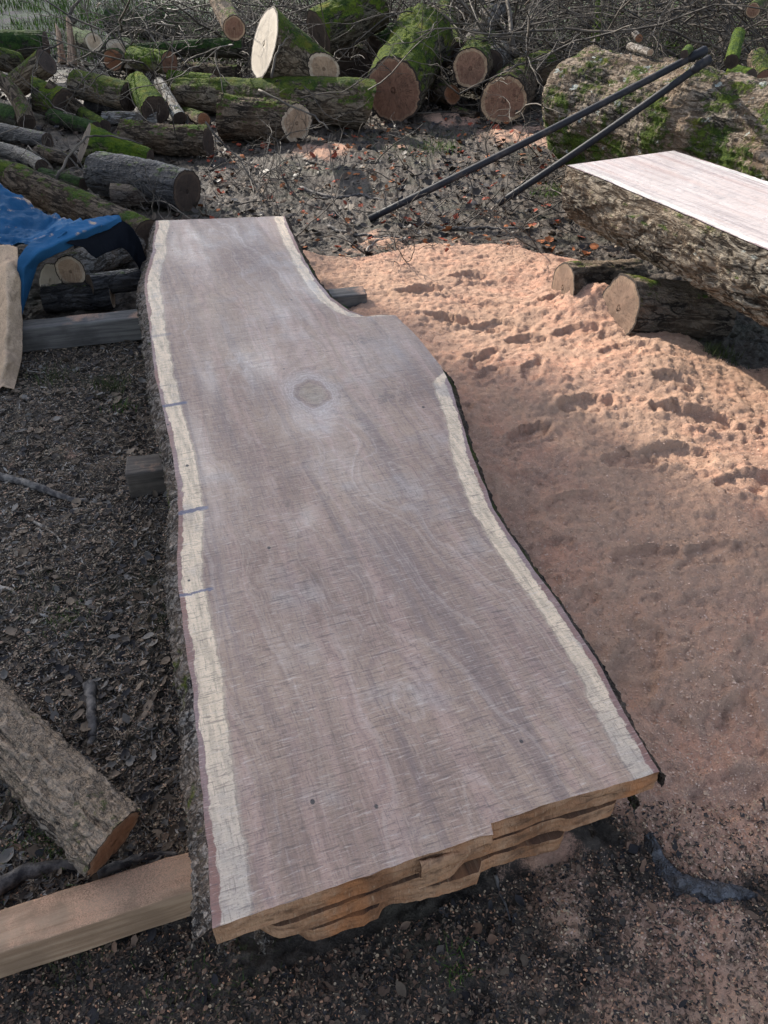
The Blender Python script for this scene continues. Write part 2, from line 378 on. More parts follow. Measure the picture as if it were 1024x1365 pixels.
def plog(label, a, b, **k):                                # a, b = (px, py, radius px, resting height)
    (p0, r0), (p1, r1) = LP(*a), LP(*b)
    return log(label, p0, r0, p1, r1, **k)
def dlog(label, a, b, d, zb=0, **k):                       # a rests on zb; b is seen at px,py with radius but d metres deeper
    p0, r0 = LP(*a[:3], zb); dep = (p0-CP).dot(FW)+d
    p1 = UD(b[0], b[1], dep); return log(label, p0, r0, p1, b[2]*dep/F, **k)

# --- the pile, left to right
S = 0
plog('mossy log with pale oval cut facing left at the left of the heap', (42, 124, 21, .05), (86, 140, 20, 0), bark='mossy', cut0='white', cut1='dark', n0=(-1, -.35, .25), seed=1)
plog('short log with ragged white end and half mossy bark, left part of the heap', (102, 112, 17, .12), (172, 130, 18, .05), bark='halfmoss', cut0='white', cut1='dark', seed=2, rough0=.25)
plog('bright green mossy log standing out between brown logs in the heap', (183, 112, 15, .15), (207, 148, 19, 0), bark='bright', cut0='dark', cut1='dark', seed=3, amp=.1)
plog('grey flaky branch leaning beside the bright green log', (212, 110, 7, .2), (240, 158, 9, .0), bark='silver', cut0='dark', cut1='dark', seed=4)
plog('mossy log with brown end facing right behind the bright green log', (178, 76, 13, .2), (226, 84, 14, .2), bark='bright', cut0='dark', cut1='red', seed=5)
dlog('mossy log with round pale end at the upper left of the heap', (125, 56, 11), (100, 50, 12), 1.2, .35, bark='darkmoss', cut0='pale', cut1=None, seed=6)
dlog('crooked log with round orange heart and hole, upper left', (151, 80, 13), (170, 70, 17), .9, .15, bark='darkmoss', cut0='orange', cut1=None, seed=7)
plog('sloping stump with long slanted pale face, beside the orange hearted log', (164, 72, 17, .15), (184, 92, 14, .0), bark='halfmoss', cut0='pale', cut1='dark', n0=(.55, -1, .55), seed=8)
plog('long mossy log lying across the middle of the heap, thicker to the right', (240, 125, 19, .0), (486, 138, 31, 0), bark='halfmoss', cut0='dark', cut1='mid', n1=(1, .25, -.35), seed=9, bend=-.05, res=(84, 170), lump=.12)
plog('stout log with pale ring end facing right in front of the long mossy log', (296, 156, 28, 0), (396, 164, 23, 0), bark='brown', cut0='dark', cut1='mid', n1=(.9, -.75, .05), seed=10, amp=.12, res=(84, 120), lump=.12)
dlog('small log with orange end facing the camera, left of the stout log', (272, 160, 9), (250, 152, 9), .5, 0, bark='halfmoss', cut0='orange', cut1='dark', seed=11)
plog('peeled reddish brown log lying in front of the heap', (165, 182, 19, 0), (278, 190, 18, 0), bark='brown', cut0='dark', cut1='dark', seed=12, amp=.15, lump=.2)
plog('mossy tapering log in front of the peeled log, wedge shaped', (112, 192, 26, 0), (200, 212, 12, 0), bark='bright', cut0='dark', cut1='dark', n0=(-1, -.4, .6), seed=13, lump=.16)
plog('black wet log lying nearest on the left behind the slab', (134, 230, 27, .0), (250, 255, 27, 0), bark='dark', cut0='dark', cut1='dark', seed=14, amp=.08, res=(84, 120))
plog('long peeling log with mossy top running under the blue tarpaulin', (22, 240, 21, .12), (196, 316, 22, .0), bark='brown', cut0='dark', cut1='dark', seed=15, amp=.09, res=(84, 170))
# big chunk with white face
log('big conical trunk chunk with slanted white sawn face at the back', UD(352, 58, 6.9), 44*6.9/F, UD(432, 92, 6.85), 19*6.85/F, bark='halfmoss', cut0='white', cut1='mid', n0=(-1, -.38, .42), n1=(.6, -1, 0), seed=16, amp=.05, res=(96, 120), lump=.04)
dlog('hanging log stub with red heart and pale ring, high at the back', (312, 38, 15), (290, -6, 13), .5, .75, bark='brown', cut0='redring', cut1=None, seed=17)
plog('large dark green mossy log raised at the back, right of the white faced chunk', (425, 46, 29, .35), (502, 6, 30, .55), bark='mossy', cut0='dark', cut1='mid', seed=18, res=(84, 120), lump=.12)
dlog('dark brown log under the raised green log', (468, 92, 27), (470, 70, 24), 1.0, 0, bark='brown', cut0='dark', cut1=None, seed=19)
plog('short dark mossy log between the raised log and the giant log', (500, 62, 14, .3), (524, 44, 13, .4), bark='darkmoss', cut0='dark', cut1='dark', seed=20)
# giant log with dark face
pA, rA = LP(524, 121, 38, 0.0)
pB = pA+Vector((.32, 1.35, .22))
log('giant mossy log with wide dark red brown face turned to the camera', pA, rA, pB, rA*1.22, bark='mossy', cut0='red', cut1='dark', n0=(-.25, -1, .05), seed=21, amp=.07, res=(110, 110), lump=.09)
dlog('flattened branch stub with fresh orange cut beside the giant log', (603, 126, 12), (582, 122, 15), .3, .06, bark='brown', cut0='orange', cut1=None, n0=(.45, -1, .5), seed=22)
dlog('round log with dark heart and clear pale ring, right of the giant log', (627, 91, 24), (648, 66, 24), 1.6, .22, bark='halfmoss', cut0='redring', cut1=None, seed=23, res=(90, 90))
dlog('round cracked red log nearest the pole ends', (672, 134, 30), (690, 112, 27), .8, 0, bark='brown', cut0='redring', cut1=None, seed=24, res=(90, 80), n0=(.12, -1, .05))
plog('squat brown log with green side behind the cracked log', (690, 98, 17, .12), (728, 90, 21, .1), bark='halfmoss', cut0='mid', cut1='dark', seed=25)
dlog('mossy post leaning back above the giant log', (606, 72, 15), (592, 12, 12), .8, .2, bark='halfmoss', cut0='dark', cut1='dark', seed=26, group=None)
dlog('thick grey barked branch leaning up behind the ringed log', (626, 68, 13), (662, 6, 15), 1.0, .25, bark='grey', cut0='dark', cut1='dark', seed=27, group=None)
dlog('grey log lying right behind the ringed log', (655, 84, 16), (668, 72, 15), .8, .25, bark='grey', cut0='dark', cut1=None, seed=28)
plog('small dark branch piece lying in sawdust under the ringed log', (606, 148, 6, 0), (636, 156, 6, 0), bark='brown', cut0='dark', cut1='dark', seed=29)
# back left
plog('long dark log far back at the left', (150, 30, 17, .0), (262, 42, 15, .0), bark='darkmoss', cut0='dark', cut1='dark', seed=30)
plog('dark mossy wedge of trunk far back, left of centre', (222, 30, 22, .0), (296, 62, 9, .0), bark='darkmoss', cut0='dark', cut1='dark', seed=31)
plog('thin mossy limb lying along the back of the heap', (170, 68, 7, .3), (325, 64, 12, .3), bark='darkmoss', cut0='dark', cut1='dark', seed=32, bend=.08, res=(60, 120))
plog('dark log in the shade at the far left back', (-20, 60, 17, .2), (62, 60, 16, .2), bark='darkmoss', cut0='dark', cut1='dark', seed=33)
plog('green topped log at the left edge of the heap', (-12, 76, 14, .3), (22, 84, 14, .2), bark='mossy', cut0='dark', cut1='dark', seed=34)
plog('mossy log sloping behind the pale oval faced log', (62, 82, 16, .3), (24, 112, 15, .1), bark='halfmoss', cut0='dark', cut1='dark', seed=35)
plog('brown branch leaning down at the left edge', (-14, 92, 8, .35), (36, 164, 12, 0), bark='brown', cut0='dark', cut1='dark', seed=36, bend=.06)
plog('black branch lying low at the left, behind the long peeling log', (-20, 172, 11, 0), (64, 188, 10, 0), bark='dark', cut0='dark', cut1='dark', seed=37)
plog('curved black branch in front of the low black branch', (-15, 196, 9, 0), (56, 222, 9, 0), bark='dark', cut0='dark', cut1='dark', seed=38, bend=.05)
plog('mossy stub at the left edge beside the blue tarpaulin', (-14, 226, 15, 0), (22, 232, 14, 0), bark='mossy', cut0='dark', cut1='dark', seed=39)
plog('dark log lying under the short ragged log', (118, 140, 9, 0), (170, 146, 9, 0), bark='dark', cut0='dark', cut1='dark', seed=40)
plog('flaking grey log lying between green log and peeled log', (138, 158, 8, 0), (212, 158, 9, 0), bark='grey', cut0='dark', cut1='dark', seed=41)
plog('mossy brown branch end behind the long mossy log', (228, 104, 10, .1), (285, 110, 10, .1), bark='bright', cut0='dark', cut1='mid', seed=42)
plog('brown log under the black wet log', (150, 262, 16, 0), (208, 262, 14, 0), bark='dustdark', cut0='dark', cut1='dark', seed=43)
plog('dark mossy limb lying between the pale faced log and the wedge log', (70, 156, 10, 0), (128, 172, 9, 0), bark='darkmoss', cut0='dark', cut1='dark', seed=44)
plog('short dark piece lying against the low black branches', (52, 204, 10, 0), (96, 214, 9, 0), bark='brown', cut0='dark', cut1='dark', seed=45)
plog('thick dark log end at the left edge above the low black branches', (-20, 146, 13, 0), (30, 158, 12, 0), bark='darkmoss', cut0='dark', cut1='dark', seed=46)
plog('dull brown limb leaning across the left of the heap', (62, 112, 7, .25), (112, 150, 8, 0), bark='brown', cut0='dark', cut1='dark', seed=47)
plog('mossy limb lying under the bright green log', (108, 150, 8, 0), (140, 168, 8, 0), bark='mossy', cut0='dark', cut1='dark', seed=48)
plog('dark branch lying in the gap left of the black wet log', (56, 232, 8, 0), (112, 246, 8, 0), bark='darkmoss', cut0='dark', cut1='dark', seed=49)
plog('dark mossy log far back between the wedge and the white faced chunk', (292, 44, 12, .1), (332, 66, 14, .05), bark='darkmoss', cut0='dark', cut1='dark', seed=63)
plog('dark log lying deep behind the long mossy log', (246, 96, 12, .05), (318, 100, 12, .05), bark='brown', cut0='dark', cut1='dark', seed=64)
# broken upright splinters
def splinter(label, px, py, top, rpx, seed, zb=.1):
    p, r = LP(px, py, rpx, zb); d = (p-CP).dot(FW); q = UD(top[0], top[1], d-.05)
    root = log(label, p, r, q, r*.45, bark=MS, cut0='dark', cut1='mid', seed=seed, amp=.25, lump=.3, name='broken_stake', cat='broken wood', group='splintered stakes standing in the heap', res=(40, 50), n1=(.8, 0, .6))
ms = M('splintered_wood'); oo = ms.co.outputs['Object']; nn = ms.noise(ms.map(oo, (60, 60, 5)), 1, 4)
MS = ms.out(ms.mix(ms.rng(nn, .35, .65), (.12, .07, .045), (.42, .28, .19)), .8, ms.bump(nn, .01))
splinter('tall splintered upright stake, right one of the two', 97, 88, (92, 26), 6, 50)
splinter('shorter splintered upright stake, left one of the two', 84, 84, (77, 36), 5, 51)
# right edge small logs
RB = 'small logs in the brush on the right'
dlog('small round log end high at the right edge of the brush', (1004, 14, 9), (1014, 4, 9), .5, .8, bark='halfmoss', cut0='redring', cut1=None, seed=52, group=RB)
dlog('tiny orange branch end among the twigs above the old trunk', (852, 51, 5), (845, 44, 4), .4, .6, bark='grey', cut0='orange', cut1=None, seed=53, group=RB)
dlog('tiny pale branch end lying on the old trunk', (867, 70, 4.5), (840, 62, 5), .5, .8, bark='grey', cut0='mid', cut1=None, seed=54, group=RB)
dlog('log with dark red end cut off by the right edge of the picture', (1019, 108, 13), (1010, 78, 13), .7, .3, bark='halfmoss', cut0='red', cut1=None, seed=55, group=RB)
plog('bright green moss covered log right of the old trunk', (975, 98, 11, .4), (1000, 104, 11, .4), bark='bright', cut0='dark', cut1='dark', seed=56, group=RB)
dlog('yellow mossed branch end behind the pole tips', (912, 72, 5), (918, 66, 6), .3, .9, bark='bright', cut0='dark', cut1=None, seed=57, group=RB)
dlog('yellow green mossy stump standing in the brush behind the old trunk', (975, 82, 9), (985, 45, 8), .3, .6, bark='bright', cut0='dark', cut1='dark', seed=58, group=RB)

# old trunk on the right
pa, ra = LP(755, 141, 70); pb, rb = LP(1105, 236, 92)
log('huge old trunk with furrowed bark, moss and lichen, lying behind the sawn log', pa, ra, pb, rb, bark='trunk', cut0='dark', cut1='dark', seed=60, amp=.075, res=(260, 420), lump=.14, bend=0,
    name='fallen_trunk', cat='tree trunk', group=None, rf=9, n0=(-.75, 1, -.1), roundend=.22)

# ---------------------------------------------------------------- sawn half log on the right
def sawn_log():
    zt = .60
    A = U(757, 221, zt); B = U(917, 209, zt); C_ = U(1024, 333, zt)
    ax = (C_-A); ax.z = 0; ax.normalize(); side = Vector((ax.y, -ax.x, 0))
    if side.dot(B-A) < 0: side = -side
    wdt = (B-A).dot(side); L_ = 2.9
    root = empty('sawn_log', A, (Matrix((side, Vector((0, 0, 1)), ax)).transposed()).to_quaternion())
    # local: x = side (away), y = up, z = along   (right handed check below)
    M3 = Matrix((side, ax, Vector((0, 0, 1)))).transposed()
    root.rotation_mode = 'QUATERNION'
    X_, Z_ = side, Vector((0, 0, 1)); Y_ = ax
    if X_.cross(Y_).dot(Z_) < 0: Y_ = ax; flip = True
    else: flip = False
    root.rotation_quaternion = (0, 0, 0, 0) if False else Matrix.Identity(3).to_quaternion()
    root.location = A
    tag(root, 'thick bark covered log sawn flat on top, lying on short logs at the right', 'sawn log')
    nz, nt = 420, 150
    t = np.linspace(0, L_, nz)
    # profile: flat top from x=0..w, belly underneath
    ph = np.linspace(0, 1, nt)
    T, P_ = np.meshgrid(t, ph, indexing='ij')
    w_ = wdt + .04*T
    e0 = .012*pn(t*3, 3.3)+.02*pn(t*1.1, 7.7); e1 = .03*pn(t*1.2, 1.3)
    th = np.pi*P_                                            # from near edge (0) round the belly to the far edge (pi)
    depth = .30+.045*T/2.9*1.5+.02*pn(T*1.5, 9.1)
    bul = .045+.01*pn(T*2, 5.5)
    cx = w_/2; a_ = w_/2+bul*np.sin(th)**.6
    xx = cx-a_*np.sign(np.cos(th))*np.abs(np.cos(th))**.75
    zz = -depth*np.abs(np.sin(th))**.72
    rd = ridge(xx*13+zz*3, zz*13, T*5, 3); rf_ = ridge(xx*34, zz*34, T*15, 2)
    am = sst(0, .06, P_)*sst(1, .94, P_)
    dd = (.013*(rd-.7)+.007*(rf_-.6)+.004*fbm(xx*70, zz*70, T*50, 3))*(.25+.75*am)
    nx, nzv = -np.cos(th), -np.sin(th)
    xx = xx+dd*nx+e0[:, None]*(1-P_)+e1[:, None]*P_; zz = np.minimum(zz+dd*nzv*am, 0)
    def W(x, t_, z): return np.stack([x*side.x+t_*ax.x, x*side.y+t_*ax.y, z], -1)
    V = W(xx, T, zz).reshape(-1, 3)
    m = MB['sawlog']
    # bark uses object coords; run the grain along the log with a rotated copy of the coordinates
    ob = mesh_np('bark', V, grid_faces(nz, nt), bark_slog, root)
    # flat top
    ns = 40; s = np.linspace(0, 1, ns)
    VV = []
    x0 = xx[:, 0][:, None]; x1 = xx[:, -1][:, None]
    SX = x0+(x1-x0)*s[None, :]; TT = np.repeat(t[:, None], ns, 1)
    top = W(SX, TT, np.full_like(SX, .003)).reshape(-1, 3)
    mesh_np('sawn_face', top, grid_faces(nz, ns), slab_top2, root, attrs={'eL': SX-x0, 'eR': x1-SX, 'vv': TT, 'uu': SX, 'ring': np.hypot(SX-.3, .1)*30+TT*.8, 'gloss': .5+0*SX, 'fig': 0*SX})
    # ends
    for r_ in (0, nz-1):
        ring = V.reshape(nz, nt, 3)[r_]; cen = (ring.mean(0)); k = np.linspace(0, 1, 10)[:, None, None]
        cen = W(np.array(wdt/2), np.array(t[r_]), np.array(0.0)).reshape(3)
        E = (cen+(ring-cen)*k).reshape(-1, 3)
        mesh_np('cut_face', E, grid_faces(10, nt), MC['mid'], root, attrs={'rad': np.repeat(np.linspace(0, 1, 10), nt), 'ang': np.tile(ph*3, 10)})
    return A, ax, side, wdt

# ---------------------------------------------------------------- slab wood materials
def wood_top(name, heart=(.40, .27, .19), heart2=(.27, .175, .13), sap=(.76, .575, .395), inner=(.22, .10, .075), grey=(.35, .30, .275), sapL=.060, sapR=.052, innL=.011, innR=.010, rough=.5, marks=True):
    m = M(name); eL, eR, vv, uu, ring = [m.attr(k) for k in ('eL', 'eR', 'vv', 'uu', 'ring')]
    uv = m.comb(uu, vv)
    lo = m.noise(uv, 2.2, 3); mid = m.noise(m.map(uv, (9, 2.5, 1)), 1, 4)
    grain = m.noise(m.map(uv, (190, 16, 1)), 1, 5, .65, .4)
    saw = m.noise(m.map(uv, (22, 230, 1)), 1, 5, .72, .6); saw2 = m.noise(m.map(uv, (6, 90, 1), rot=(0, 0, .05)), 1, 4, .6)
    wv = m.noise(m.map(uv, (150, 300, 1)), 1, 3, .6); gls = m.attr('gloss')
    rph = m.math('ADD', ring, m.math('MULTIPLY', m.noise(m.map(uv, (10, 3, 1)), 1, 4), 1.6))
    rr_ = m.math('ADD', m.math('MULTIPLY', m.math('SINE', m.math('MULTIPLY', rph, 6.283)), .5), .5)
    rr2 = m.noise(m.comb(m.math('MULTIPLY', rph, 2.2), m.math('MULTIPLY', vv, .5)), 1, 3, .6)
    c = m.mix(m.rng(lo, .35, .65), heart2, heart)
    bd = m.noise(m.map(uv, (16, .8, 1)), 1, 5, .6, .6)
    c = m.mix(m.math('MULTIPLY', m.rng(bd, .50, .64), .6), c, (.44, .28, .22)); c = m.mix(m.math('MULTIPLY', m.rng(bd, .48, .36), .6), c, (.19, .13, .115))
    fg = m.math('MULTIPLY', m.attr('fig'), m.rng(m.noise(m.map(uv, (26, 16, 1)), 1, 6, .7, 1.2), .42, .60)); c = m.mix(m.math('MULTIPLY', fg, .8), c, (.10, .07, .065))
    c = m.mix(m.math('MULTIPLY', m.rng(m.noise(uv, 4.5, 4), .52, .7), .5), c, grey)
    c = m.mix(m.math('MULTIPLY', m.math('POWER', rr_, 6.0), .26), c, (.20, .12, .10))
    c = m.mix(m.math('MULTIPLY', m.rng(rr2, .52, .68), .42), c, (.21, .135, .12)); c = m.mix(m.math('MULTIPLY', m.rng(rr2, .46, .32), .36), c, (.50, .39, .33))
    c = m.mix(m.math('MULTIPLY', m.rng(grain, .52, .72), .42), c, (.13, .085, .075))
    c = m.mix(m.math('MULTIPLY', m.rng(grain, .48, .30), .30), c, (.46, .36, .30))
    # knot
    kd = m.math('POWER', m.math('ADD', m.math('POWER', m.math('DIVIDE', m.math('SUBTRACT', uu, KN[0]), .045), 2), m.math('POWER', m.math('DIVIDE', m.math('SUBTRACT', vv, KN[1]), .075), 2)), .5) if marks else None
    # sapwood & inner bark
    wb = m.math('MULTIPLY', m.math('SUBTRACT', m.noise(m.map(uv, (3, 3.5, 1)), 1, 4), .5), .045)
    wb2 = m.math('MULTIPLY', m.math('SUBTRACT', m.noise(m.map(uv, (45, 22, 1)), 1, 5, .75), .5), .026)
    for e, sw_, iw in ((eL, sapL, innL), (eR, sapR, innR)):
        ee = m.math('ADD', m.math('ADD', e, wb), wb2)
        mk = m.rng(ee, sw_, sw_+.009, 1, 0)
        sc = m.mix(m.rng(m.noise(m.map(uv, (60, 9, 1)), 1, 4), .4, .65), sap, tuple(q*.72 for q in sap))
        sc = m.mix(m.math('MULTIPLY', m.rng(m.noise(m.map(uv, (9, 5, 1)), 1, 4), .52, .66), .55), sc, (.33, .28, .26))
        sc = m.mix(m.math('MULTIPLY', m.rng(m.math('ADD', vv, m.noise(m.map(uv, (6, 2.5, 1)), 1, 5, .7)), 1.05, .35), .75), sc, m.mix(m.noise(m.map(uv, (60, 30, 1)), 1, 4), (.22, .185, .19), (.50, .41, .32)))
        c = m.mix(m.math('MULTIPLY', mk, m.rng(m.noise(m.map(uv, (20, 6, 1)), 1, 4), .2, .45, .72, 1.0)), c, sc)
        c = m.mix(m.rng(ee, iw, iw+.003, 1, 0), c, m.mix(m.rng(mid, .4, .6), inner, (.26, .17, .16)))
        c = m.mix(m.math('MULTIPLY', m.rng(m.math('ABSOLUTE', m.math('SUBTRACT', ee, sw_+.003)), 0, .004, 1, 0), .45), c, (.16, .11, .09))
    if marks:
        kn = m.noise(m.map(uv, (40, 40, 1)), 1, 4)
        kk = m.math('ADD', kd, m.math('ADD', m.math('MULTIPLY', m.math('SUBTRACT', kn, .5), .5), m.math('MULTIPLY', m.math('SUBTRACT', m.noise(m.map(uv, (14, 9, 1)), 1, 3), .5), 1.3)))
        krg = m.math('ADD', m.math('MULTIPLY', m.math('SINE', m.math('MULTIPLY', kk, 26)), .5), .5)
        c = m.mix(m.math('MULTIPLY', m.math('MULTIPLY', m.rng(kk, 1.1, 1.35), m.rng(kk, 2.6, 1.5)), .45), c, (.52, .45, .42))
        c = m.mix(m.math('MULTIPLY', m.math('MULTIPLY', krg, m.rng(kk, 3.4, 1.6)), .30), c, (.13, .08, .07))
        c = m.mix(m.math('MULTIPLY', m.rng(kk, .6, 1.25, 1, 0), .55), c, m.mix(m.rng(kn, .3, .7), (.19, .145, .095), (.33, .265, .18)))
        c = m.mix(m.math('MULTIPLY', m.rng(m.math('ABSOLUTE', m.math('SUBTRACT', kk, 1.1)), 0, .30, 1, 0), .35), c, (.10, .06, .055))
        # little dark specks
        sp_ = m.vor(m.map(uv, (9, 7, 1)), 1); c = m.mix(m.rng(sp_, .035, .05, 1, 0), c, (.04, .03, .03))
        # blue black stain marks crossing the left sapwood
        for (vy, hw) in STN:
            st = m.math('MULTIPLY', m.rng(m.math('ABSOLUTE', m.math('SUBTRACT', m.math('ADD', vv, m.math('MULTIPLY', wb2, 1.0)), vy)), hw*.6, hw, 1, 0), m.rng(eL, .075, .085, 1, 0))
            c = m.mix(m.math('MULTIPLY', st, .9 if hw < .0105 and vy < 2.2 else .35), c, (.085, .09, .15))
    c = m.mix(m.math('MULTIPLY', m.math('MULTIPLY', m.rng(saw, .53, .61), m.rng(saw2, .30, .6)), .62), c, (.09, .065, .06))
    c = m.mix(m.math('MULTIPLY', m.rng(saw, .45, .34), .42), c, (.62, .52, .45))
    gd = m.noise(m.map(uv, (260, 26, 1)), 1, 4, .7, .5); c = m.mix(m.math('MULTIPLY', m.rng(gd, .55, .66), .45), c, (.11, .08, .07))
    c = m.mix(m.math('MULTIPLY', m.rng(wv, .56, .68), .5), c, (.10, .08, .075))
    h = m.math('ADD', m.math('MULTIPLY', saw, 1.0), m.math('ADD', m.math('MULTIPLY', grain, .35), m.math('ADD', m.math('MULTIPLY', saw2, .5), m.math('MULTIPLY', wv, .35))))
    h = m.math('ADD', h, m.math('MULTIPLY', rr_, .08))
    gl = m.rng(m.noise(m.map(uv, (3.2, 1.1, 1), (3.3, .4, 0)), 1, 4, .55), .44, .62)
    ro = m.math('SUBTRACT', rough+.14, m.math('ADD', m.math('MULTIPLY', gl, .14), m.math('MULTIPLY', gls, .30)))
    h = m.math('MULTIPLY', h, m.math('SUBTRACT', 1.0, m.math('MULTIPLY', gls, .6))); c = m.mix(m.math('MULTIPLY', gls, .12), c, (.46, .42, .40)); nb = m.bump(h, .0026, 1.0)  # gloss patches are smoother; their paler colour paints in some sky sheen
    return m.out(c, ro, nb, .5)
def wood_end(name, a=(.46, .26, .15), b=(.22, .10, .05)):
    m = M(name); o = m.co.outputs['Object']; eL, vv, uu = m.attr('eL'), m.attr('vv'), m.attr('uu')
    z = m.sep(o)[2]; p = m.comb(uu, m.math('MULTIPLY', z, 1))
    d = m.noise(p, 6, 3); arc = m.noise(m.map(p, (16, 60, 1), rot=(0, 0, .35)), 1, 4, .6, .5)
    ch = m.noise(m.map(p, (150, 40, 1), rot=(0, 0, -.5)), 1, 3)
    c = m.mix(m.rng(d, .38, .62), a, b); c = m.mix(m.math('MULTIPLY', m.rng(arc, .45, .65), .55), c, (.36, .17, .085))
    c = m.mix(m.math('MULTIPLY', m.rng(ch, .55, .75), .4), c, (.56, .38, .24))
    dt = m.noise(m.map(p, (9, 26, 1)), 1, 5, .7); c = m.mix(m.math('MULTIPLY', m.rng(dt, .48, .66), .65), c, (.07, .04, .028))
    c = m.mix(m.math('MULTIPLY', m.rng(m.noise(m.map(p, (7, 4, 1)), 1, 3), .5, .65), .6), c, (.50, .19, .07))
    return m.out(c, .8, m.bump(m.math('ADD', m.math('ADD', arc, ch), dt), .010, 1.0), .15)

# ---------------------------------------------------------------- the slab stack
ZT = .29
Lpx = [(208, 294), (203, 336), (193, 369), (193, 391), (198.5, 428), (207, 503), (220, 554), (229, 600), (237, 651), (238, 680), (236, 756), (244, 834), (255, 912), (264, 990), (271, 1078), (278, 1156), (282, 1236)]
Rpx = [(379, 288), (385, 302), (404, 343), (422, 373), (441, 396), (466, 414), (488, 423.5), (500, 420), (527, 420), (543, 436), (558, 451), (589, 490), (601, 515), (612, 550), (627, 600), (658, 678), (690, 727), (713, 760), (742, 800), (769, 840), (793, 876), (813, 912), (834, 952), (858, 992), (880, 1030)]
O_ = U(*Lpx[-1], ZT); E_ = U(*Rpx[-1], ZT)
EU = (E_-O_); EU.z = 0; WN = EU.length; EU.normalize(); EV = Vector((-EU.y, EU.x, 0))
def loc(p): d = p-O_; return d.dot(EU), d.dot(EV)
Lc = np.array([loc(U(x, y, ZT)) for x, y in Lpx])[::-1]; Rc = np.array([loc(U(x, y, ZT)) for x, y in Rpx])[::-1]
for k in range(1, len(Rc)):
    if Rc[k, 1] <= Rc[k-1, 1]: Rc[k, 1] = Rc[k-1, 1]+.002
VF = (Lc[-1, 1]+Rc[-1, 1])/2
KN = loc(U(417, 524, ZT)); STN = [(loc(U(250, 682, ZT))[1], .010), (loc(U(255, 791, ZT))[1], .006), (loc(U(215, 447, ZT))[1], .012), (loc(U(228, 540, ZT))[1], .010)]
VB0 = loc(U(592, 492, ZT))[1]; VB1 = loc(U(526, 420, ZT))[1]
slab_top = wood_top('sawn_slab_wood')
slab_top2 = wood_top('sawn_log_wood', heart=(.62, .52, .46), heart2=(.54, .44, .39), sap=(.78, .70, .60), sapL=.04, sapR=.04, innL=.006, innR=.004, marks=False, rough=.34)
slab_end = wood_end('slab_end_grain'); slab_shaded = wood_end('slab_shaded_brown', (.16, .085, .05), (.09, .045, .03))  # lower slabs: brown wood darkened in its colour for shade under the overhang
def smooth1(vs, P_, k=3):
    f = np.interp(vs, P_[:, 1], P_[:, 0]); w2 = np.ones(2*k+1)/(2*k+1)
    return np.convolve(np.pad(f, k, 'edge'), w2, 'valid')
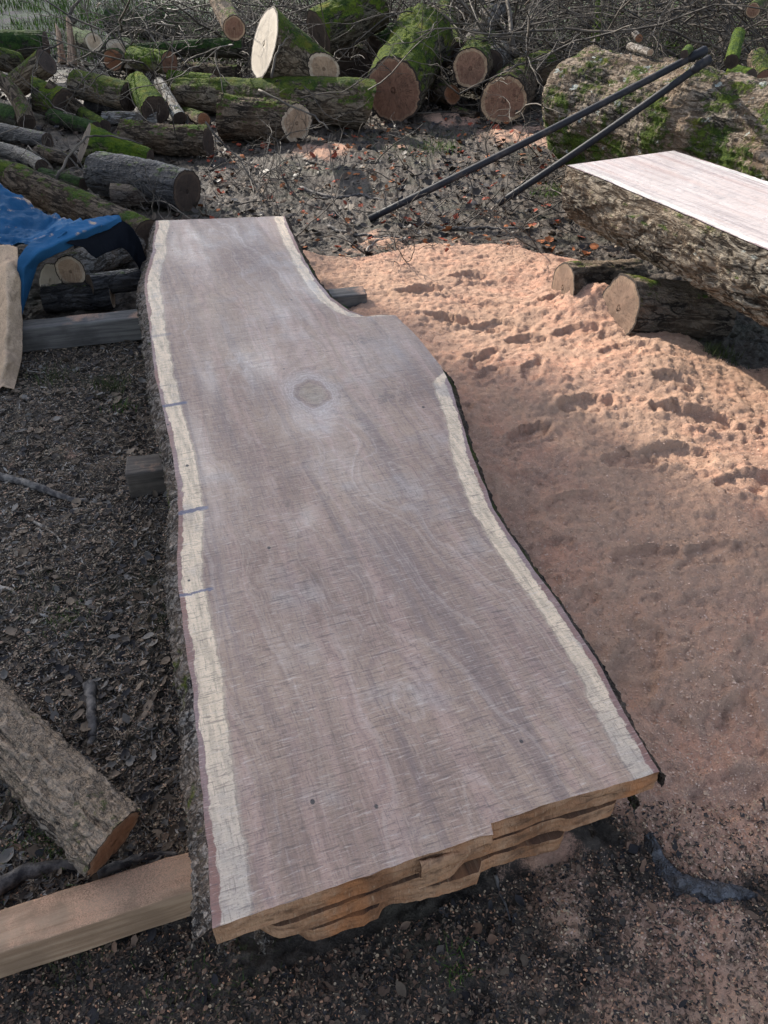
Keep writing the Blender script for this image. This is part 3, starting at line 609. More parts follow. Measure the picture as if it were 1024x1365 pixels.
def slab(label, ztop, thick, inL=0.0, topmat=None, inR=0.0, seed=0, endoff=None, nv=620, ns=150, v0=0.0, vcut=0.0, barkL=True):
    root = empty('wooden_slab', (O_.x, O_.y, ztop-thick)); tag(root, label, 'slab', 'sawn slabs stacked on timber bearers')
    vs = np.linspace(0, 1, nv); s = np.linspace(0, 1, ns)
    vL = vs*Lc[-1, 1]; vR = vs*Rc[-1, 1]
    uL = smooth1(vL, Lc, 4)+inL+.003*fbm(vL*12+seed, 1.5, 0, 3); uR = smooth1(vR, Rc, 0)-inR+.0025*fbm(vR*14+seed, 4.5, 0, 3)
    SS, TT = np.meshgrid(s, vs)
    Um = uL[:, None]+(uR-uL)[:, None]*SS; Vm = vL[:, None]+(vR-vL)[:, None]*SS
    eo = endoff(s) if endoff else .003*fbm(s*12, seed+.5, 0, 3)
    Vm = Vm+(eo[None, :])*np.clip(1-TT*12, 0, 1) - vcut*TT
    Zm = .0012*fbm(Um*8, Vm*8, seed, 3)+.0008*fbm(Um*3, Vm*60, seed, 2)
    # cathedral growth rings
    cl = np.interp(Vm, [0, .8, 1.6, 2.6, 4], [.50, .42, .40, .42, .36])+.03*pn(Vm*1.5, 3)
    du = (Um-cl); kd = np.exp(-(((Um-KN[0])/.11)**2+((Vm-KN[1])/.22)**2)); kd2 = np.exp(-(((Um-KN[0]-.03)/.07)**2+((Vm-KN[1]+.55)/.16)**2))
    ring = np.sqrt(du**2+.006)*22+1.0*np.sin(Vm*2.1)+Vm*.9+kd*5+kd2*3.5+1.2*fbm(Um*4, Vm*2.2, 4, 3)
    def W(u, v, z): return np.stack([u*EU.x+v*EV.x, u*EU.y+v*EV.y, z+thick], -1)
    top = W(Um, Vm, Zm).reshape(-1, 3); nT = len(top)
    gl_ = np.zeros_like(Um)
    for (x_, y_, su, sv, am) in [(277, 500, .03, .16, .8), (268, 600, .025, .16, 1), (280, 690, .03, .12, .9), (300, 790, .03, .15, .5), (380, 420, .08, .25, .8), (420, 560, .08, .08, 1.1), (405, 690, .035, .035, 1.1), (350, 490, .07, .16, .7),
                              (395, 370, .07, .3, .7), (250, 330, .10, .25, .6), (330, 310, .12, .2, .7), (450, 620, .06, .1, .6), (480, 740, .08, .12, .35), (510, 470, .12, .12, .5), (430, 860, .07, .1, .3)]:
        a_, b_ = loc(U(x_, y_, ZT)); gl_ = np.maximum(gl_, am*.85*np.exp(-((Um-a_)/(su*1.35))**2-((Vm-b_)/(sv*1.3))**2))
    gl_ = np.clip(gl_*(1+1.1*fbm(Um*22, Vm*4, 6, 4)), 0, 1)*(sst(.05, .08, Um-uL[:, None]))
    fg_ = np.zeros_like(Um)
    for (x_, y_, su, sv, am) in [(525, 530, .07, .06, 1), (480, 455, .05, .05, .9), (490, 480, .06, .05, .8), (395, 530, .02, .05, .9), (450, 560, .03, .06, .5), (415, 775, .03, .03, .7), (350, 885, .02, .02, .5), (385, 670, .03, .03, .6), (560, 520, .06, .03, .6), (420, 490, .03, .03, .5)]:
        a_, b_ = loc(U(x_, y_, ZT)); fg_ = np.maximum(fg_, am*np.exp(-((Um-a_)/su)**2-((Vm-b_)/sv)**2))
    at = {'fig': fg_, 'gloss': gl_, 'eL': (Um-uL[:, None]-0*Um), 'eR': (uR[:, None]-Um)+.12*sst(VB0-.10, VB0+.06, Vm)*sst(VB1+.01, VB1-.01, Vm), 'vv': Vm, 'uu': Um, 'ring': ring}
    fs = [grid_faces(nv, ns)]; mi = [np.zeros((nv-1)*(ns-1), int)]
    Vs = [top]; A = {k: [a.ravel()] for k, a in at.items()}; off = nT
    bot = W(Um, Vm, -thick+0*Zm).reshape(-1, 3); Vs.append(bot); fs.append(grid_faces(nv, ns, off=off)[:, ::-1]); mi.append(np.zeros((nv-1)*(ns-1), int))
    for k in A: A[k].append(at[k].ravel())
    off += nT
    # ends, rows from top to bottom
    for r_, sg in ((0, 1), (nv-1, -1)):
        nk = 9; kk = np.linspace(0, 1, nk)[:, None]
        u_ = np.repeat(Um[r_][None], nk, 0); v_ = np.repeat(Vm[r_][None], nk, 0).copy(); z_ = Zm[r_][None]*(1-kk)-thick*kk
        bulge = np.sin(kk*np.pi)
        v_ += sg*(.007*bulge*fbm(u_*14, z_*60, seed+r_, 4))+sg*.007*bulge*sst(.1, .6, pn(u_*5, z_*30, seed+4))
        Vs.append(W(u_, v_, z_).reshape(-1, 3)); f = grid_faces(nk, ns, off=off); f = f[:, ::-1] if sg > 0 else f
        fs.append(f); mi.append(np.ones(len(f), int))
        for k in A: A[k].append(np.repeat(at[k][r_][None], nk, 0).ravel())
        off += nk*ns
    mesh_np('sawn_wood', np.concatenate(Vs), np.concatenate(fs), [topmat or slab_top, slab_end], root, attrs={k: np.concatenate(a) for k, a in A.items()}, mi=np.concatenate(mi))
    # live edges
    for side, uE, vE, bm, wd in ((-1, uL, vL, MB['edge'], .030), (1, uR, vR, MB['edgedark'], .020)):
        npf = 16; kk = np.linspace(0, 1, npf); nE = 1400
        ve = np.linspace(0, 1, nE); ue_ = np.interp(ve, vs, uE); vv_ = np.interp(ve, vs, vE-vcut*vs)
        prof_u = wd*np.interp(kk, [0, .12, .45, .8, 1], [0, .30, .85, 1.0, .85]); prof_z = -thick*1.02*np.interp(kk, [0, .12, .45, .8, 1], [.0, .05, .42, .85, 1.0])
        K, VE = np.meshgrid(kk, vv_); amp = sst(0, .10, K)
        n_ = .6*ridge(VE*9, K*1.6, seed+side*3, 3)+.6*fbm(VE*38, K*4, seed, 4)
        big = .5+.5*fbm(VE*2.2, .3, seed+side, 2)
        PU = prof_u[None, :]*(.75+.7*big)+amp*(.010*n_-.004)
        miss = sst(.35, .5, pn(VE*2.6, 8.8+side, seed))*.6 if side > 0 else 0*VE
        miss = np.maximum(miss, (1-.12)*sst(VB0-.02, VB0+.02, VE)*sst(VB1+.03, VB1+.01, VE)) if side > 0 else miss
        PU = PU*(1-miss)
        PU = PU+amp*(.006 if side < 0 else .002)*fbm(VE*90, K*9, seed, 3)
        Ue = ue_[:, None]+side*PU; Ze = prof_z[None, :]+amp*.004*fbm(VE*30, K*5, seed+9, 3)+(-.0015)
        f = grid_faces(nE, npf); f = f[:, ::-1] if side > 0 else f
        mesh_np('bark_edge', W(Ue, VE, Ze).reshape(-1, 3), f, bm, root)
    return root
def e1(s):
    x = .0025*fbm(s*14, .5, 0, 4)
    x = x+np.where(s < .585, -.003, .011*sst(1.0, .7, s)+.002)
    x = x+np.where((s > .56) & (s < .585), -.006*(s-.56)/.025, 0)
    return x
slab('wide sawn slab with cream sapwood edges and an oval knot, top of the stack', ZT, .058, seed=1, endoff=e1)
def splinter_piece():
    top = [r for r in bpy.data.objects if r.name == 'wooden_slab'][0]
    u0, v0 = loc(U(560, 1146, ZT)); u1, v1 = loc(U(648, 1116, ZT)); n = 40; m_ = 10; t = np.linspace(0, 1, n)[:, None]; a = np.linspace(0, 2*np.pi, m_, endpoint=False)[None]
    th = .026*(1-t)**.6+.002; u = u0+(u1-u0)*t+0*a; v = v0-.002+(v1-v0)*t+.004*t+.009*(1-t*.5)*np.cos(a)+.003*fbm(u*60, a, 1, 2); z = .058*.5-.002-.006*t+th*np.sin(a)*.9
    V = np.stack([u*EU.x+v*EV.x, u*EU.y+v*EV.y, z], -1).reshape(-1, 3)
    V = np.concatenate([V, [V[-m_:].mean(0)]]); k0 = (n-1)*m_
    mesh_np('splinter', V, [grid_faces(n, m_, True), np.array([[k0+j, k0+(j+1) % m_, n*m_] for j in range(m_)])], slab_end, top, attrs={'eL': np.zeros(len(V)), 'uu': np.append(u.ravel(), u1), 'vv': np.append(v.ravel(), v1)})
splinter_piece()
slab('middle slab of the stack, seen only as an orange brown end under the top slab', ZT-.070, .046, topmat=slab_shaded, inL=.03, inR=.045, seed=2, nv=260, ns=90, vcut=.1, endoff=lambda s: .0035*fbm(s*9, 2.5, 0, 5)-.004+.06*sst(.10, 0, s)+.020*sst(.5, .56, s)-.010*sst(.8, .83, s)+.03*sst(.95, 1, s))
slab('lowest slab of the stack, narrower, with a splintered end over the mud', ZT-.128, .046, topmat=slab_shaded, inL=.09, inR=.13, seed=3, nv=260, ns=90, vcut=.2, endoff=lambda s: .006*fbm(s*12, 6.5, 0, 5)-.003+.07*sst(.12, 0, s)+.012*sst(.3, .33, s)-.014*sst(.36, .55, s)+.02*sst(.62, .64, s)-.012*sst(.7, .9, s)+.05*sst(.9, 1, s))

# sawn log: bark material with coordinates turned along the log
def turned_bark():
    zt = .60
    A = U(757, 221, zt); C_ = U(1024, 333, zt); ax = (C_-A); ang = math.atan2(ax.y, ax.x)
    m0 = bark_mat('bark_sawn_log_turned', (.25, .215, .17), (.018, .014, .011), .34, (.12, .17, .02), scale=24, stretch=1, up=.3, lichen=.1)
    nt_ = m0.node_tree; co = [n for n in nt_.nodes if n.type == 'TEX_COORD'][0]
    mp = nt_.nodes.new('ShaderNodeMapping'); mp.inputs['Rotation'].default_value = (0, 0, -ang)
    mp2 = nt_.nodes.new('ShaderNodeMapping'); mp2.inputs['Scale'].default_value = (.33, 1, 1)
    lk = [l for l in nt_.links if l.from_node == co]; socks = [l.to_socket for l in lk]
    nt_.links.new(co.outputs['Object'], mp.inputs[0]); nt_.links.new(mp.outputs[0], mp2.inputs[0])
    for s_ in socks: nt_.links.new(mp2.outputs[0], s_)
    return m0
bark_slog = turned_bark()
SA, SAX, SSD, SW = sawn_log()

# carrying logs under it
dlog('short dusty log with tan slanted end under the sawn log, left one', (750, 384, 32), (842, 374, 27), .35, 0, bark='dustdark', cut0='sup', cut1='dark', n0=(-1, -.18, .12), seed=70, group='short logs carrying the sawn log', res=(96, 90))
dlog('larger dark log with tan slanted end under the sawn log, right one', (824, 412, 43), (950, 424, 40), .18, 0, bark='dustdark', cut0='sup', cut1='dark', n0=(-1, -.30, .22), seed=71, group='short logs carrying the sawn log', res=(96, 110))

# ---------------------------------------------------------------- poles
pm = M('black_painted_steel'); oo = pm.co.outputs['Object']; k = pm.noise(oo, 12, 5, .7)
PM = pm.out(pm.mix(pm.rng(k, .5, .7), (.018, .018, .022), (.055, .045, .042)), .6, pm.bump(pm.noise(oo, 90, 3), .001), .22)
def tube(name, pts, rads, mat, parent=None, n=14, seed=0, rough=0.0, cap=True):
    pts = [Vector(p) for p in pts]; V = []; up0 = Vector((.13, .21, 1)).normalized()
    for i, p in enumerate(pts):
        d = (pts[min(i+1, len(pts)-1)]-pts[max(i-1, 0)]).normalized(); a = d.cross(up0)
        if a.length < .05: a = d.cross(Vector((1, 0, 0)))
        a.normalize(); b = d.cross(a)
        for j in range(n):
            th = 2*math.pi*j/n; r = rads[i]
            if rough: r *= 1+rough*float(pn(p.x*25+math.cos(th)+seed, p.y*25+math.sin(th), p.z*25))
            V.append(p+(a*math.cos(th)+b*math.sin(th))*r)
    f = [grid_faces(len(pts), n, True)]
    if cap:
        V.append(pts[0]); V.append(pts[-1]); c0, c1 = len(V)-2, len(V)-1; l = (len(pts)-1)*n
        f.append(np.array([[c0, (j+1) % n, j] for j in range(n)]+[[c1, l+j, l+(j+1) % n] for j in range(n)]))
    return mesh_np(name, [tuple(v) for v in V], f, mat, parent)
def pole(label, a, b):
    p, q = Vector(a), Vector(b)
    pts = [p.lerp(q, i/12)+Vector((0, 0, -.012*math.sin(math.pi*i/12))) for i in range(13)]
    root = empty('steel_pole', p); tag(root, label, 'pole', 'black poles leaning on the old trunk')
    ob = tube('shaft', [x-p for x in pts], [.021]*13, PM, root, 16)
    d = (q-p).normalized()
    tube('end_collar', [q-p-d*.12, q-p-d*.10, q-p-d*.01, q-p], [.021, .0255, .0255, .017], PM, root, 16)
    return root
pole('black steel pole reaching the ground nearer the slab, its left one', U(492, 292, .02), U(942, 66, .90))
pole('black steel pole standing further right and nearer the sawn log', U(664, 272, .02), U(948, 77, .87))

# ---------------------------------------------------------------- bearers
def timber_mat(name, a, b, dust):
    m = M(name); o = m.co.outputs['Object']; g = m.noise(m.map(o, (4, 60, 60)), 1, 5, .6, .3); n = m.noise(o, 8, 4); f = m.noise(o, 420, 4, .75)
    c = m.mix(m.rng(g, .35, .65), a, b); c = m.mix(m.math('MULTIPLY', m.rng(n, .45, .7), .5), c, tuple(q*.55 for q in a))
    nz = m.sep(m.ge.outputs['Normal'])[2]
    dk = m.math('MULTIPLY', m.math('MULTIPLY', m.rng(m.noise(o, 5, 5, .65), .56-dust*.14, .70-dust*.14), m.rng(f, .36, .60)), m.rng(nz, .5, .8))
    c = m.mix(dk, c, m.mix(f, (.50, .27, .16), (.62, .36, .23)))
    return m.out(c, .8, m.bump(m.math('ADD', m.math('MULTIPLY', g, .7), m.math('MULTIPLY', f, .5)), .004, .8), .3)
def bearer(label, a, b, w, h, mat, seed=0, z0=0.0):
    a = Vector((a[0], a[1], z0)); b = Vector((b[0], b[1], z0)); d = b-a; L_ = d.length; ang = math.atan2(d.y, d.x)
    nl, n = 160, 40
    t = np.linspace(0, L_, nl)
    # rounded rect profile
    ph = np.linspace(0, 2*np.pi, n, endpoint=False)+np.pi/4*.999
    c, s = np.cos(ph), np.sin(ph); e = .12
    y = np.sign(c)*np.abs(c)**e*w/2; z = np.sign(s)*np.abs(s)**e*h/2+h/2
    T, Yp = np.meshgrid(t, y, indexing='ij'); _, Zp = np.meshgrid(t, z, indexing='ij')
    nn = .0022*fbm(T*9+seed, Yp*40, Zp*40, 4)
    Yp = Yp*(1+nn*14); Zp = Zp+nn*1.2*(Zp > h*.5)
    V = np.stack([T, Yp, Zp], -1).reshape(-1, 3)
    caps = []
    for r_ in (0, nl-1):
        base = len(V); ring = V[r_*n:(r_+1)*n]; V = np.concatenate([V, ring.mean(0)[None]])
        caps.append(np.array([[base, r_*n+(j+1) % n, r_*n+j][::(1 if r_ == 0 else -1)] for j in range(n)]))
    o = mesh_np('timber_bearer', V, [grid_faces(nl, n, True)]+caps, mat)
    o.location = a; o.rotation_euler = (0, 0, ang); tag(o, label, 'timber', 'squared timbers under the slab stack')
    return o
TM1 = timber_mat('bearer_dusty', (.27, .165, .10), (.40, .265, .17), .72)
TM2 = timber_mat('bearer_grey', (.085, .075, .07), (.16, .145, .13), .15)
TM3 = timber_mat('bearer_dark', (.06, .048, .04), (.13, .105, .085), .35)
HB = ZT-.123-.052-.003
def mid2(p, q, z): a = U(*p, z); b = U(*q, z); return (a.x, a.y), (b.x, b.y)
a, b = mid2((-120, 1292-14), (420, 1108), HB); bearer('thick squared timber at the lower left, sawdust on top, under the near end', a, b, .085, HB-.018, TM1, 1, .018)
a, b = mid2((168, 620), (520, 580), HB); bearer('short dark timber end sticking out left of the middle of the slab', a, b, .11, HB-.01, TM3, 2, .01)
a, b = mid2((-10, 437), (486, 386), HB); bearer('grey timber under the far part, sticking out on both sides', a, b, .10, HB, TM2, 3, 0)

# ---------------------------------------------------------------- foreground log, left
p0, r0 = LP(0, 966, 37, .0); p1, r1 = LP(152, 1124, 49, .09)
log('sawdust covered log at the lower left, mossy with an orange cut end on the timber', p0+(p0-p1)*.25, r0, p1, r1*.95, bark='dusty', cut0='dark', cut1='orange', n1=(.8, -.45, -.30), seed=80, amp=.2, res=(150, 240), lump=.12, group=None)

# ---------------------------------------------------------------- tarpaulin and logs under it
def tarp_m(name, col, dusty):
    m = M(name); o = m.co.outputs['Object']; n = m.noise(o, 6, 5, .7); f = m.noise(o, 140, 3)
    dk = m.math('MULTIPLY', m.rng(n, .62-.3*dusty, .72-.25*dusty), m.rng(f, .30, .5))
    c = m.mix(dk, m.mix(m.rng(m.noise(o, 2.5, 3), .4, .6), col, tuple(q*.7 for q in col)), m.mix(f, (.36, .25, .17), (.52, .37, .25)))
    wv = m.vor(m.map(o, (300, 300, 300)), 1)
    mm = m.out(c, m.mix(dk, (.8,)*3, (.9,)*3), m.bump(m.math('ADD', m.math('MULTIPLY', f, .4), m.noise(o, 25, 4)), .006, .7), .06)
    return mm
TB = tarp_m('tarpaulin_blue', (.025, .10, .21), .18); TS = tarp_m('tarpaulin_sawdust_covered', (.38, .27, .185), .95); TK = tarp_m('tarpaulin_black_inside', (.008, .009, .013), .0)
def loft(name, rows, mat, parent, nu=60, nv=60, wr=.012, seed=0):
    R_ = []
    for row in rows:
        P_ = np.array([tuple(p) for p in row]); d = np.concatenate([[0], np.cumsum(np.linalg.norm(np.diff(P_, axis=0), axis=1))]); d /= d[-1]
        q = np.linspace(0, 1, nu); R_.append(np.stack([np.interp(q, d, P_[:, k]) for k in range(3)], -1))
    R_ = np.array(R_); q0 = np.linspace(0, 1, len(rows)); q = np.linspace(0, 1, nv)
    G = np.empty((nv, nu, 3))
    for j in range(nu):
        for k in range(3): G[:, j, k] = np.interp(q, q0, R_[:, j, k])
    ker = np.array([1, 4, 6, 4, 1])/16.
    for _ in range(2):
        for k in range(3):
            g = np.pad(G[:, :, k], ((2, 2), (2, 2)), 'reflect', reflect_type='odd')
            g = sum(ker[i]*g[i:i+nv, :] for i in range(5)); g = sum(ker[i]*g[:, i:i+nu] for i in range(5)); G[:, :, k] = g
    w_ = wr*fbm(G[..., 0]*7+seed, G[..., 1]*7, G[..., 2]*7, 4)+wr*.6*ridge(G[..., 0]*4+seed, G[..., 1]*4, G[..., 2]*9, 2)-wr*.5
    G[..., 2] += w_; G[..., 0] += w_*.6; G[..., 1] -= w_*.4
    o = mesh_np(name, G.reshape(-1, 3), grid_faces(nv, nu), mat, parent)
    so_ = o.modifiers.new('thickness', 'SOLIDIFY'); so_.thickness = .0025
    return o
tr_ = empty('tarpaulin', U(-20, 420, 0)); tag(tr_, 'blue tarpaulin with sawdust covered underside thrown over logs at the left edge', 'tarpaulin')
TO = Vector(tr_.location)
def Q(px, py, z): return U(px, py, z)-TO
# blue top sheet
loft('blue_sheet', [
    [Q(-150, 190, .34), Q(-60, 214, .36), Q(2, 246, .36), Q(34, 262, .33), Q(66, 286, .30), Q(112, 296, .40)],
    [Q(-150, 240, .36), Q(-60, 262, .36), Q(4, 282, .34), Q(36, 296, .30), Q(62, 304, .30), Q(108, 300, .41)],
    [Q(-150, 290, .34), Q(-60, 300, .32), Q(4, 312, .30), Q(30, 318, .30), Q(56, 318, .34), Q(96, 304, .42)],
    [Q(-150, 325, .34), Q(-60, 325, .34), Q(0, 325, .34), Q(22, 328, .36), Q(44, 326, .38), Q(80, 312, .42)]], TB, tr_, 140, 90, .03, 1)
# folded hem arching over the opening
loft('blue_hem', [
    [Q(24, 430, .10), Q(23, 385, .24), Q(24, 345, .36), Q(42, 322, .40), Q(74, 308, .42), Q(104, 297, .42), Q(132, 290, .40), Q(158, 288, .37)],
    [Q(30, 418, .12), Q(31, 385, .24), Q(33, 354, .34), Q(52, 336, .38), Q(84, 319, .40), Q(112, 308, .41), Q(138, 300, .39), Q(160, 291, .36)],
    [Q(31, 412, .12), Q(42, 378, .22), Q(50, 352, .31), Q(64, 343, .33), Q(92, 329, .35), Q(120, 316, .36), Q(144, 306, .35), Q(162, 296, .34)]], TB, tr_, 160, 40, .011, 2)
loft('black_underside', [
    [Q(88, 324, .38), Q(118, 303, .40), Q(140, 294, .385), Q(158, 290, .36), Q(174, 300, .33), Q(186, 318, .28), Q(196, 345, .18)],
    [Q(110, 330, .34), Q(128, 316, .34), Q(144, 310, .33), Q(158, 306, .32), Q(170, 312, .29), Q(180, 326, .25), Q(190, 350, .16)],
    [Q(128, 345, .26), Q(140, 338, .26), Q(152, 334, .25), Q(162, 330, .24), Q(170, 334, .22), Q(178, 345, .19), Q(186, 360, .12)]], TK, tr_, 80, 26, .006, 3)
loft('sandy_flap', [
    [Q(-150, 326, .335), Q(-60, 326, .335), Q(0, 326, .345), Q(14, 326, .355), Q(24, 330, .365)],
    [Q(-150, 380, .26), Q(-60, 380, .27), Q(-4, 380, .26), Q(9, 375, .31), Q(27, 378, .26)],
    [Q(-150, 440, .15), Q(-60, 440, .18), Q(-8, 440, .13), Q(10, 432, .20), Q(30, 432, .14)],
    [Q(-150, 500, .07), Q(-60, 500, .09), Q(-8, 490, .06), Q(8, 482, .11), Q(29, 476, .07)],
    [Q(-150, 560, .02), Q(-60, 540, .03), Q(-6, 528, .02), Q(4, 512, .05), Q(19, 520, .02)]], TS, tr_, 110, 140, .022, 4)
TG = 'logs sheltered under the blue tarpaulin'
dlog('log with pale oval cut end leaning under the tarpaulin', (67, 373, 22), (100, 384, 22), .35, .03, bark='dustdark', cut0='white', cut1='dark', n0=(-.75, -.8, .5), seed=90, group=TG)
dlog('grey log with round brown end under the tarpaulin', (94, 362, 21), (178, 318, 22), .7, .10, bark='grey', cut0='mid', cut1='dark', seed=91, group=TG)
plog('low dark log lying in front under the tarpaulin', (60, 398, 18, 0), (150, 394, 17, 0), bark='dark', cut0='dark', cut1='mid', seed=92, group=TG, amp=.1)
plog('small dark log behind the low one, near the slab', (120, 380, 14, .08), (186, 372, 14, .05), bark='dark', cut0='dark', cut1='dark', seed=93, group=TG)

# ---------------------------------------------------------------- sticks
stm = M('stick_bark'); oo = stm.co.outputs['Object']; n_ = stm.noise(oo, 40, 5, .65)
STK = stm.out(stm.mix(stm.rng(n_, .35, .65), (.03, .025, .025), (.15, .13, .115)), .75, stm.bump(n_, .004))
st2 = M('pale_stick'); oo = st2.co.outputs['Object']; n_ = st2.noise(oo, 40, 5, .65)
STP = st2.out(st2.mix(st2.rng(n_, .35, .65), (.14, .11, .09), (.38, .32, .26)), .75, st2.bump(n_, .003))
def stick(label, pts, r, mat=None, name='stick', cat='stick', group='sticks lying on the muddy ground', lift=.8, wob=.006, seed=0):
    P_ = []
    for i in range(len(pts)-1):
        for k in range(8):
            f = k/8; P_.append((pts[i][0]*(1-f)+pts[i+1][0]*f, pts[i][1]*(1-f)+pts[i+1][1]*f))
    P_.append(pts[-1][:2]); n = len(P_); W_ = []
    base = U(*P_[0], 0)
    for i, q in enumerate(P_):
        w3 = U(q[0], q[1], .01); rr0 = r*(1-.6*i/n)
        w3.z = gh(w3.x, w3.y)+rr0*lift; w3.x += wob*float(pn(i*.35, seed+.5)); w3.y += wob*float(pn(i*.35, seed+9.5)); W_.append(w3)
    o = W_[0].copy()
    ob = tube(name, [p-o for p in W_], [r*(1-.6*i/n) for i in range(n)], mat or STK, None, 10, seed, .25)
    ob.location = o; tag(ob, label, cat, group); return ob
stick('long dark crooked branch on the mud at the left edge', [(-30, 625), (20, 642), (60, 655), (90, 665), (118, 668)], .017, seed=1)
stick('thin forked grey twig on the mud below the crooked branch', [(36, 688), (60, 706), (80, 722), (98, 742)], .006, STP, seed=2)
stick('short grey twig beside the forked one', [(50, 706), (61, 716), (62, 727)], .004, STP, seed=3)
stick('short pale stick at the left edge of the mud', [(-20, 780), (8, 789), (26, 795)], .010, STP, seed=4)
stick('dark stubby root standing out of the mud beside the dusty log', [(119, 910), (121, 940), (122, 975), (120, 990)], .017, seed=5)
stick('grey twig slanting on the mud near the slab', [(140, 1022), (165, 1010), (196, 998)], .006, STP, seed=6)
stick('upright looking twig on the mud near the slab', [(201, 932), (201, 955), (199, 978)], .005, STP, seed=7)
stick('bent twig close to the bark edge of the slab', [(236, 962), (226, 980), (218, 1000)], .006, seed=8)
stick('thin dark twig along the bark edge', [(140, 885), (180, 882), (238, 887)], .006, seed=9)
stick('twig crossing in front of the short timber end', [(128, 664), (150, 662), (176, 655), (200, 648)], .007, seed=10)
stick('dark wet branch lying behind the lower timber', [(-30, 1200), (30, 1165), (80, 1152), (140, 1148)], .020, seed=11)
stick('long dark branch under the dusty log, beside the timber', [(130, 1160), (180, 1142), (250, 1134)], .013, seed=12)
stick('pale thin twig standing near the orange cut end', [(176, 1052), (186, 1064), (196, 1077)], .0035, STP, seed=13)
stick('twig lying on the leaf litter behind the slab', [(438, 300), (470, 312), (500, 318), (540, 320)], .012, seed=14, group='sticks on the leaf litter')
stick('curved twig at the right of the slab top', [(486, 345), (489, 334), (505, 325), (520, 322)], .007, STP, seed=15, group='sticks on the leaf litter')
stick('grey branch between the two poles', [(560, 300), (600, 308), (650, 302), (700, 306)], .014, seed=16, group='sticks on the leaf litter')
stick('pale curved twig near the right pole foot', [(652, 290), (655, 278), (668, 272)], .007, STP, seed=17, group='sticks on the leaf litter')
stick('dark branch at the edge of the sawdust, left side', [(400, 250), (440, 262), (480, 258), (515, 268)], .013, seed=18, group='sticks on the leaf litter')
stick('dark twig standing out of the mud under the slab end', [(660, 1168), (668, 1190), (680, 1225)], .004, seed=19)
# piece of dark bark half buried in sawdust, lower right
def bark_strip():
    pts = [(862, 1118), (880, 1150), (905, 1180), (940, 1192), (975, 1193), (1008, 1196)]
    wpx = [9, 16, 22, 26, 18, 5]
    c = [U(x, y, .02) for x, y in pts]; o = c[0].copy(); nu, nv = 90, 24
    P_ = np.array([tuple(p-o) for p in c]); q = np.linspace(0, 1, nu)*(len(pts)-1)
    C3 = np.stack([np.interp(q, range(len(pts)), P_[:, k]) for k in range(3)], -1); Wd = np.interp(q, range(len(pts)), wpx)*1.3/F
    for _ in range(6): C3[1:-1] = (C3[:-2]+C3[1:-1]*2+C3[2:])/4
    T_ = np.gradient(C3, axis=0); T_ /= np.linalg.norm(T_, axis=1)[:, None]; N_ = np.stack([-T_[:, 1], T_[:, 0], 0*T_[:, 0]], -1)
    v = np.linspace(-1, 1, nv); G = C3[:, None]+N_[:, None]*(Wd[:, None]*v[None])[..., None]
    Wg = G+np.array(tuple(o)); gz, _ = ground_h(Wg[..., 0], Wg[..., 1], False)
    G[..., 2] = gz-o.z+.034*(1-v[None]**2)-.012+.008*fbm(Wg[..., 0]*28, Wg[..., 1]*28, 1, 4)
    ob = mesh_np('bark_piece', G.reshape(-1, 3), grid_faces(nu, nv), MB['wet']); ob.location = o
    tag(ob, 'curved piece of wet blue black bark half buried in sawdust at the lower right', 'bark piece')
bark_strip()

# ---------------------------------------------------------------- scatter: leaf litter, chips, grass, brush
def litter(name, n, sampler, size, mats, label, curl=.5, aspect=(1.2, 2.6), lift=.004, seed=0, jag=True):
    r = np.random.RandomState(seed); X, Y = sampler(r, n); n = len(X)
    h, _ = ground_h(X[None], Y[None], True); h = h[0]
    k = 7 if size[1] > .035 else 5                                                   # outline strip: k stations x 3
    st = np.linspace(-1, 1, k); wprof = np.sqrt(np.clip(1-st**2, 0, 1))
    L_ = r.uniform(*size, n); As = r.uniform(*aspect, n); a = r.uniform(0, 2*np.pi, n); tilt = r.normal(0, .30, n); roll = r.normal(0, .35, n); cu = r.uniform(-curl, curl*1.6, n)
    uu_ = st[None, :, None]*np.ones((n, 1, 3)); vv_ = np.array([-1, 0, 1])[None, None, :]*wprof[None, :, None]*np.ones((n, 1, 1))
    if jag: vv_ = vv_*(1+r.uniform(-.35, .35, (n, k, 1)))
    x = uu_*L_[:, None, None]/2; y = vv_*L_[:, None, None]/2/As[:, None, None]
    z = cu[:, None, None]*(uu_**2*.5+vv_**2*.35)*L_[:, None, None]/2
    y, z = y*np.cos(roll)[:, None, None]-z*np.sin(roll)[:, None, None], y*np.sin(roll)[:, None, None]+z*np.cos(roll)[:, None, None]
    x, z = x*np.cos(tilt)[:, None, None]-z*np.sin(tilt)[:, None, None], x*np.sin(tilt)[:, None, None]+z*np.cos(tilt)[:, None, None]
    ca, sa = np.cos(a)[:, None, None], np.sin(a)[:, None, None]
    x, y = x*ca-y*sa, x*sa+y*ca
    V = np.stack([x+X[:, None, None], y+Y[:, None, None], z+(h+lift+L_*.08)[:, None, None]], -1).reshape(-1, 3)
    f1 = grid_faces(k, 3); F_ = (f1[None]+(np.arange(n)*k*3)[:, None, None]).reshape(-1, 4)
    mi = np.repeat(r.randint(0, len(mats), n), len(f1))
    o = mesh_np(name, V, F_, mats, mi=mi); tag(o, label, name.replace('_', ' '), kind='stuff'); return o
def simple(name, c, rough=.8, var=.5, spec=.12):
    m = M(name); n = m.noise(m.co.outputs['Object'], 35, 3); return m.out(m.mix(n, tuple(q*(1-var) for q in c), tuple(q*(1+var) for q in c)), rough, None, spec)
LM = [simple('leaf_dark', (.06, .048, .04), .55), simple('leaf_brown', (.12, .088, .062), .6), simple('leaf_grey', (.16, .14, .12), .6), simple('leaf_black', (.032, .028, .028), .5), simple('leaf_tan', (.19, .14, .10), .7)]
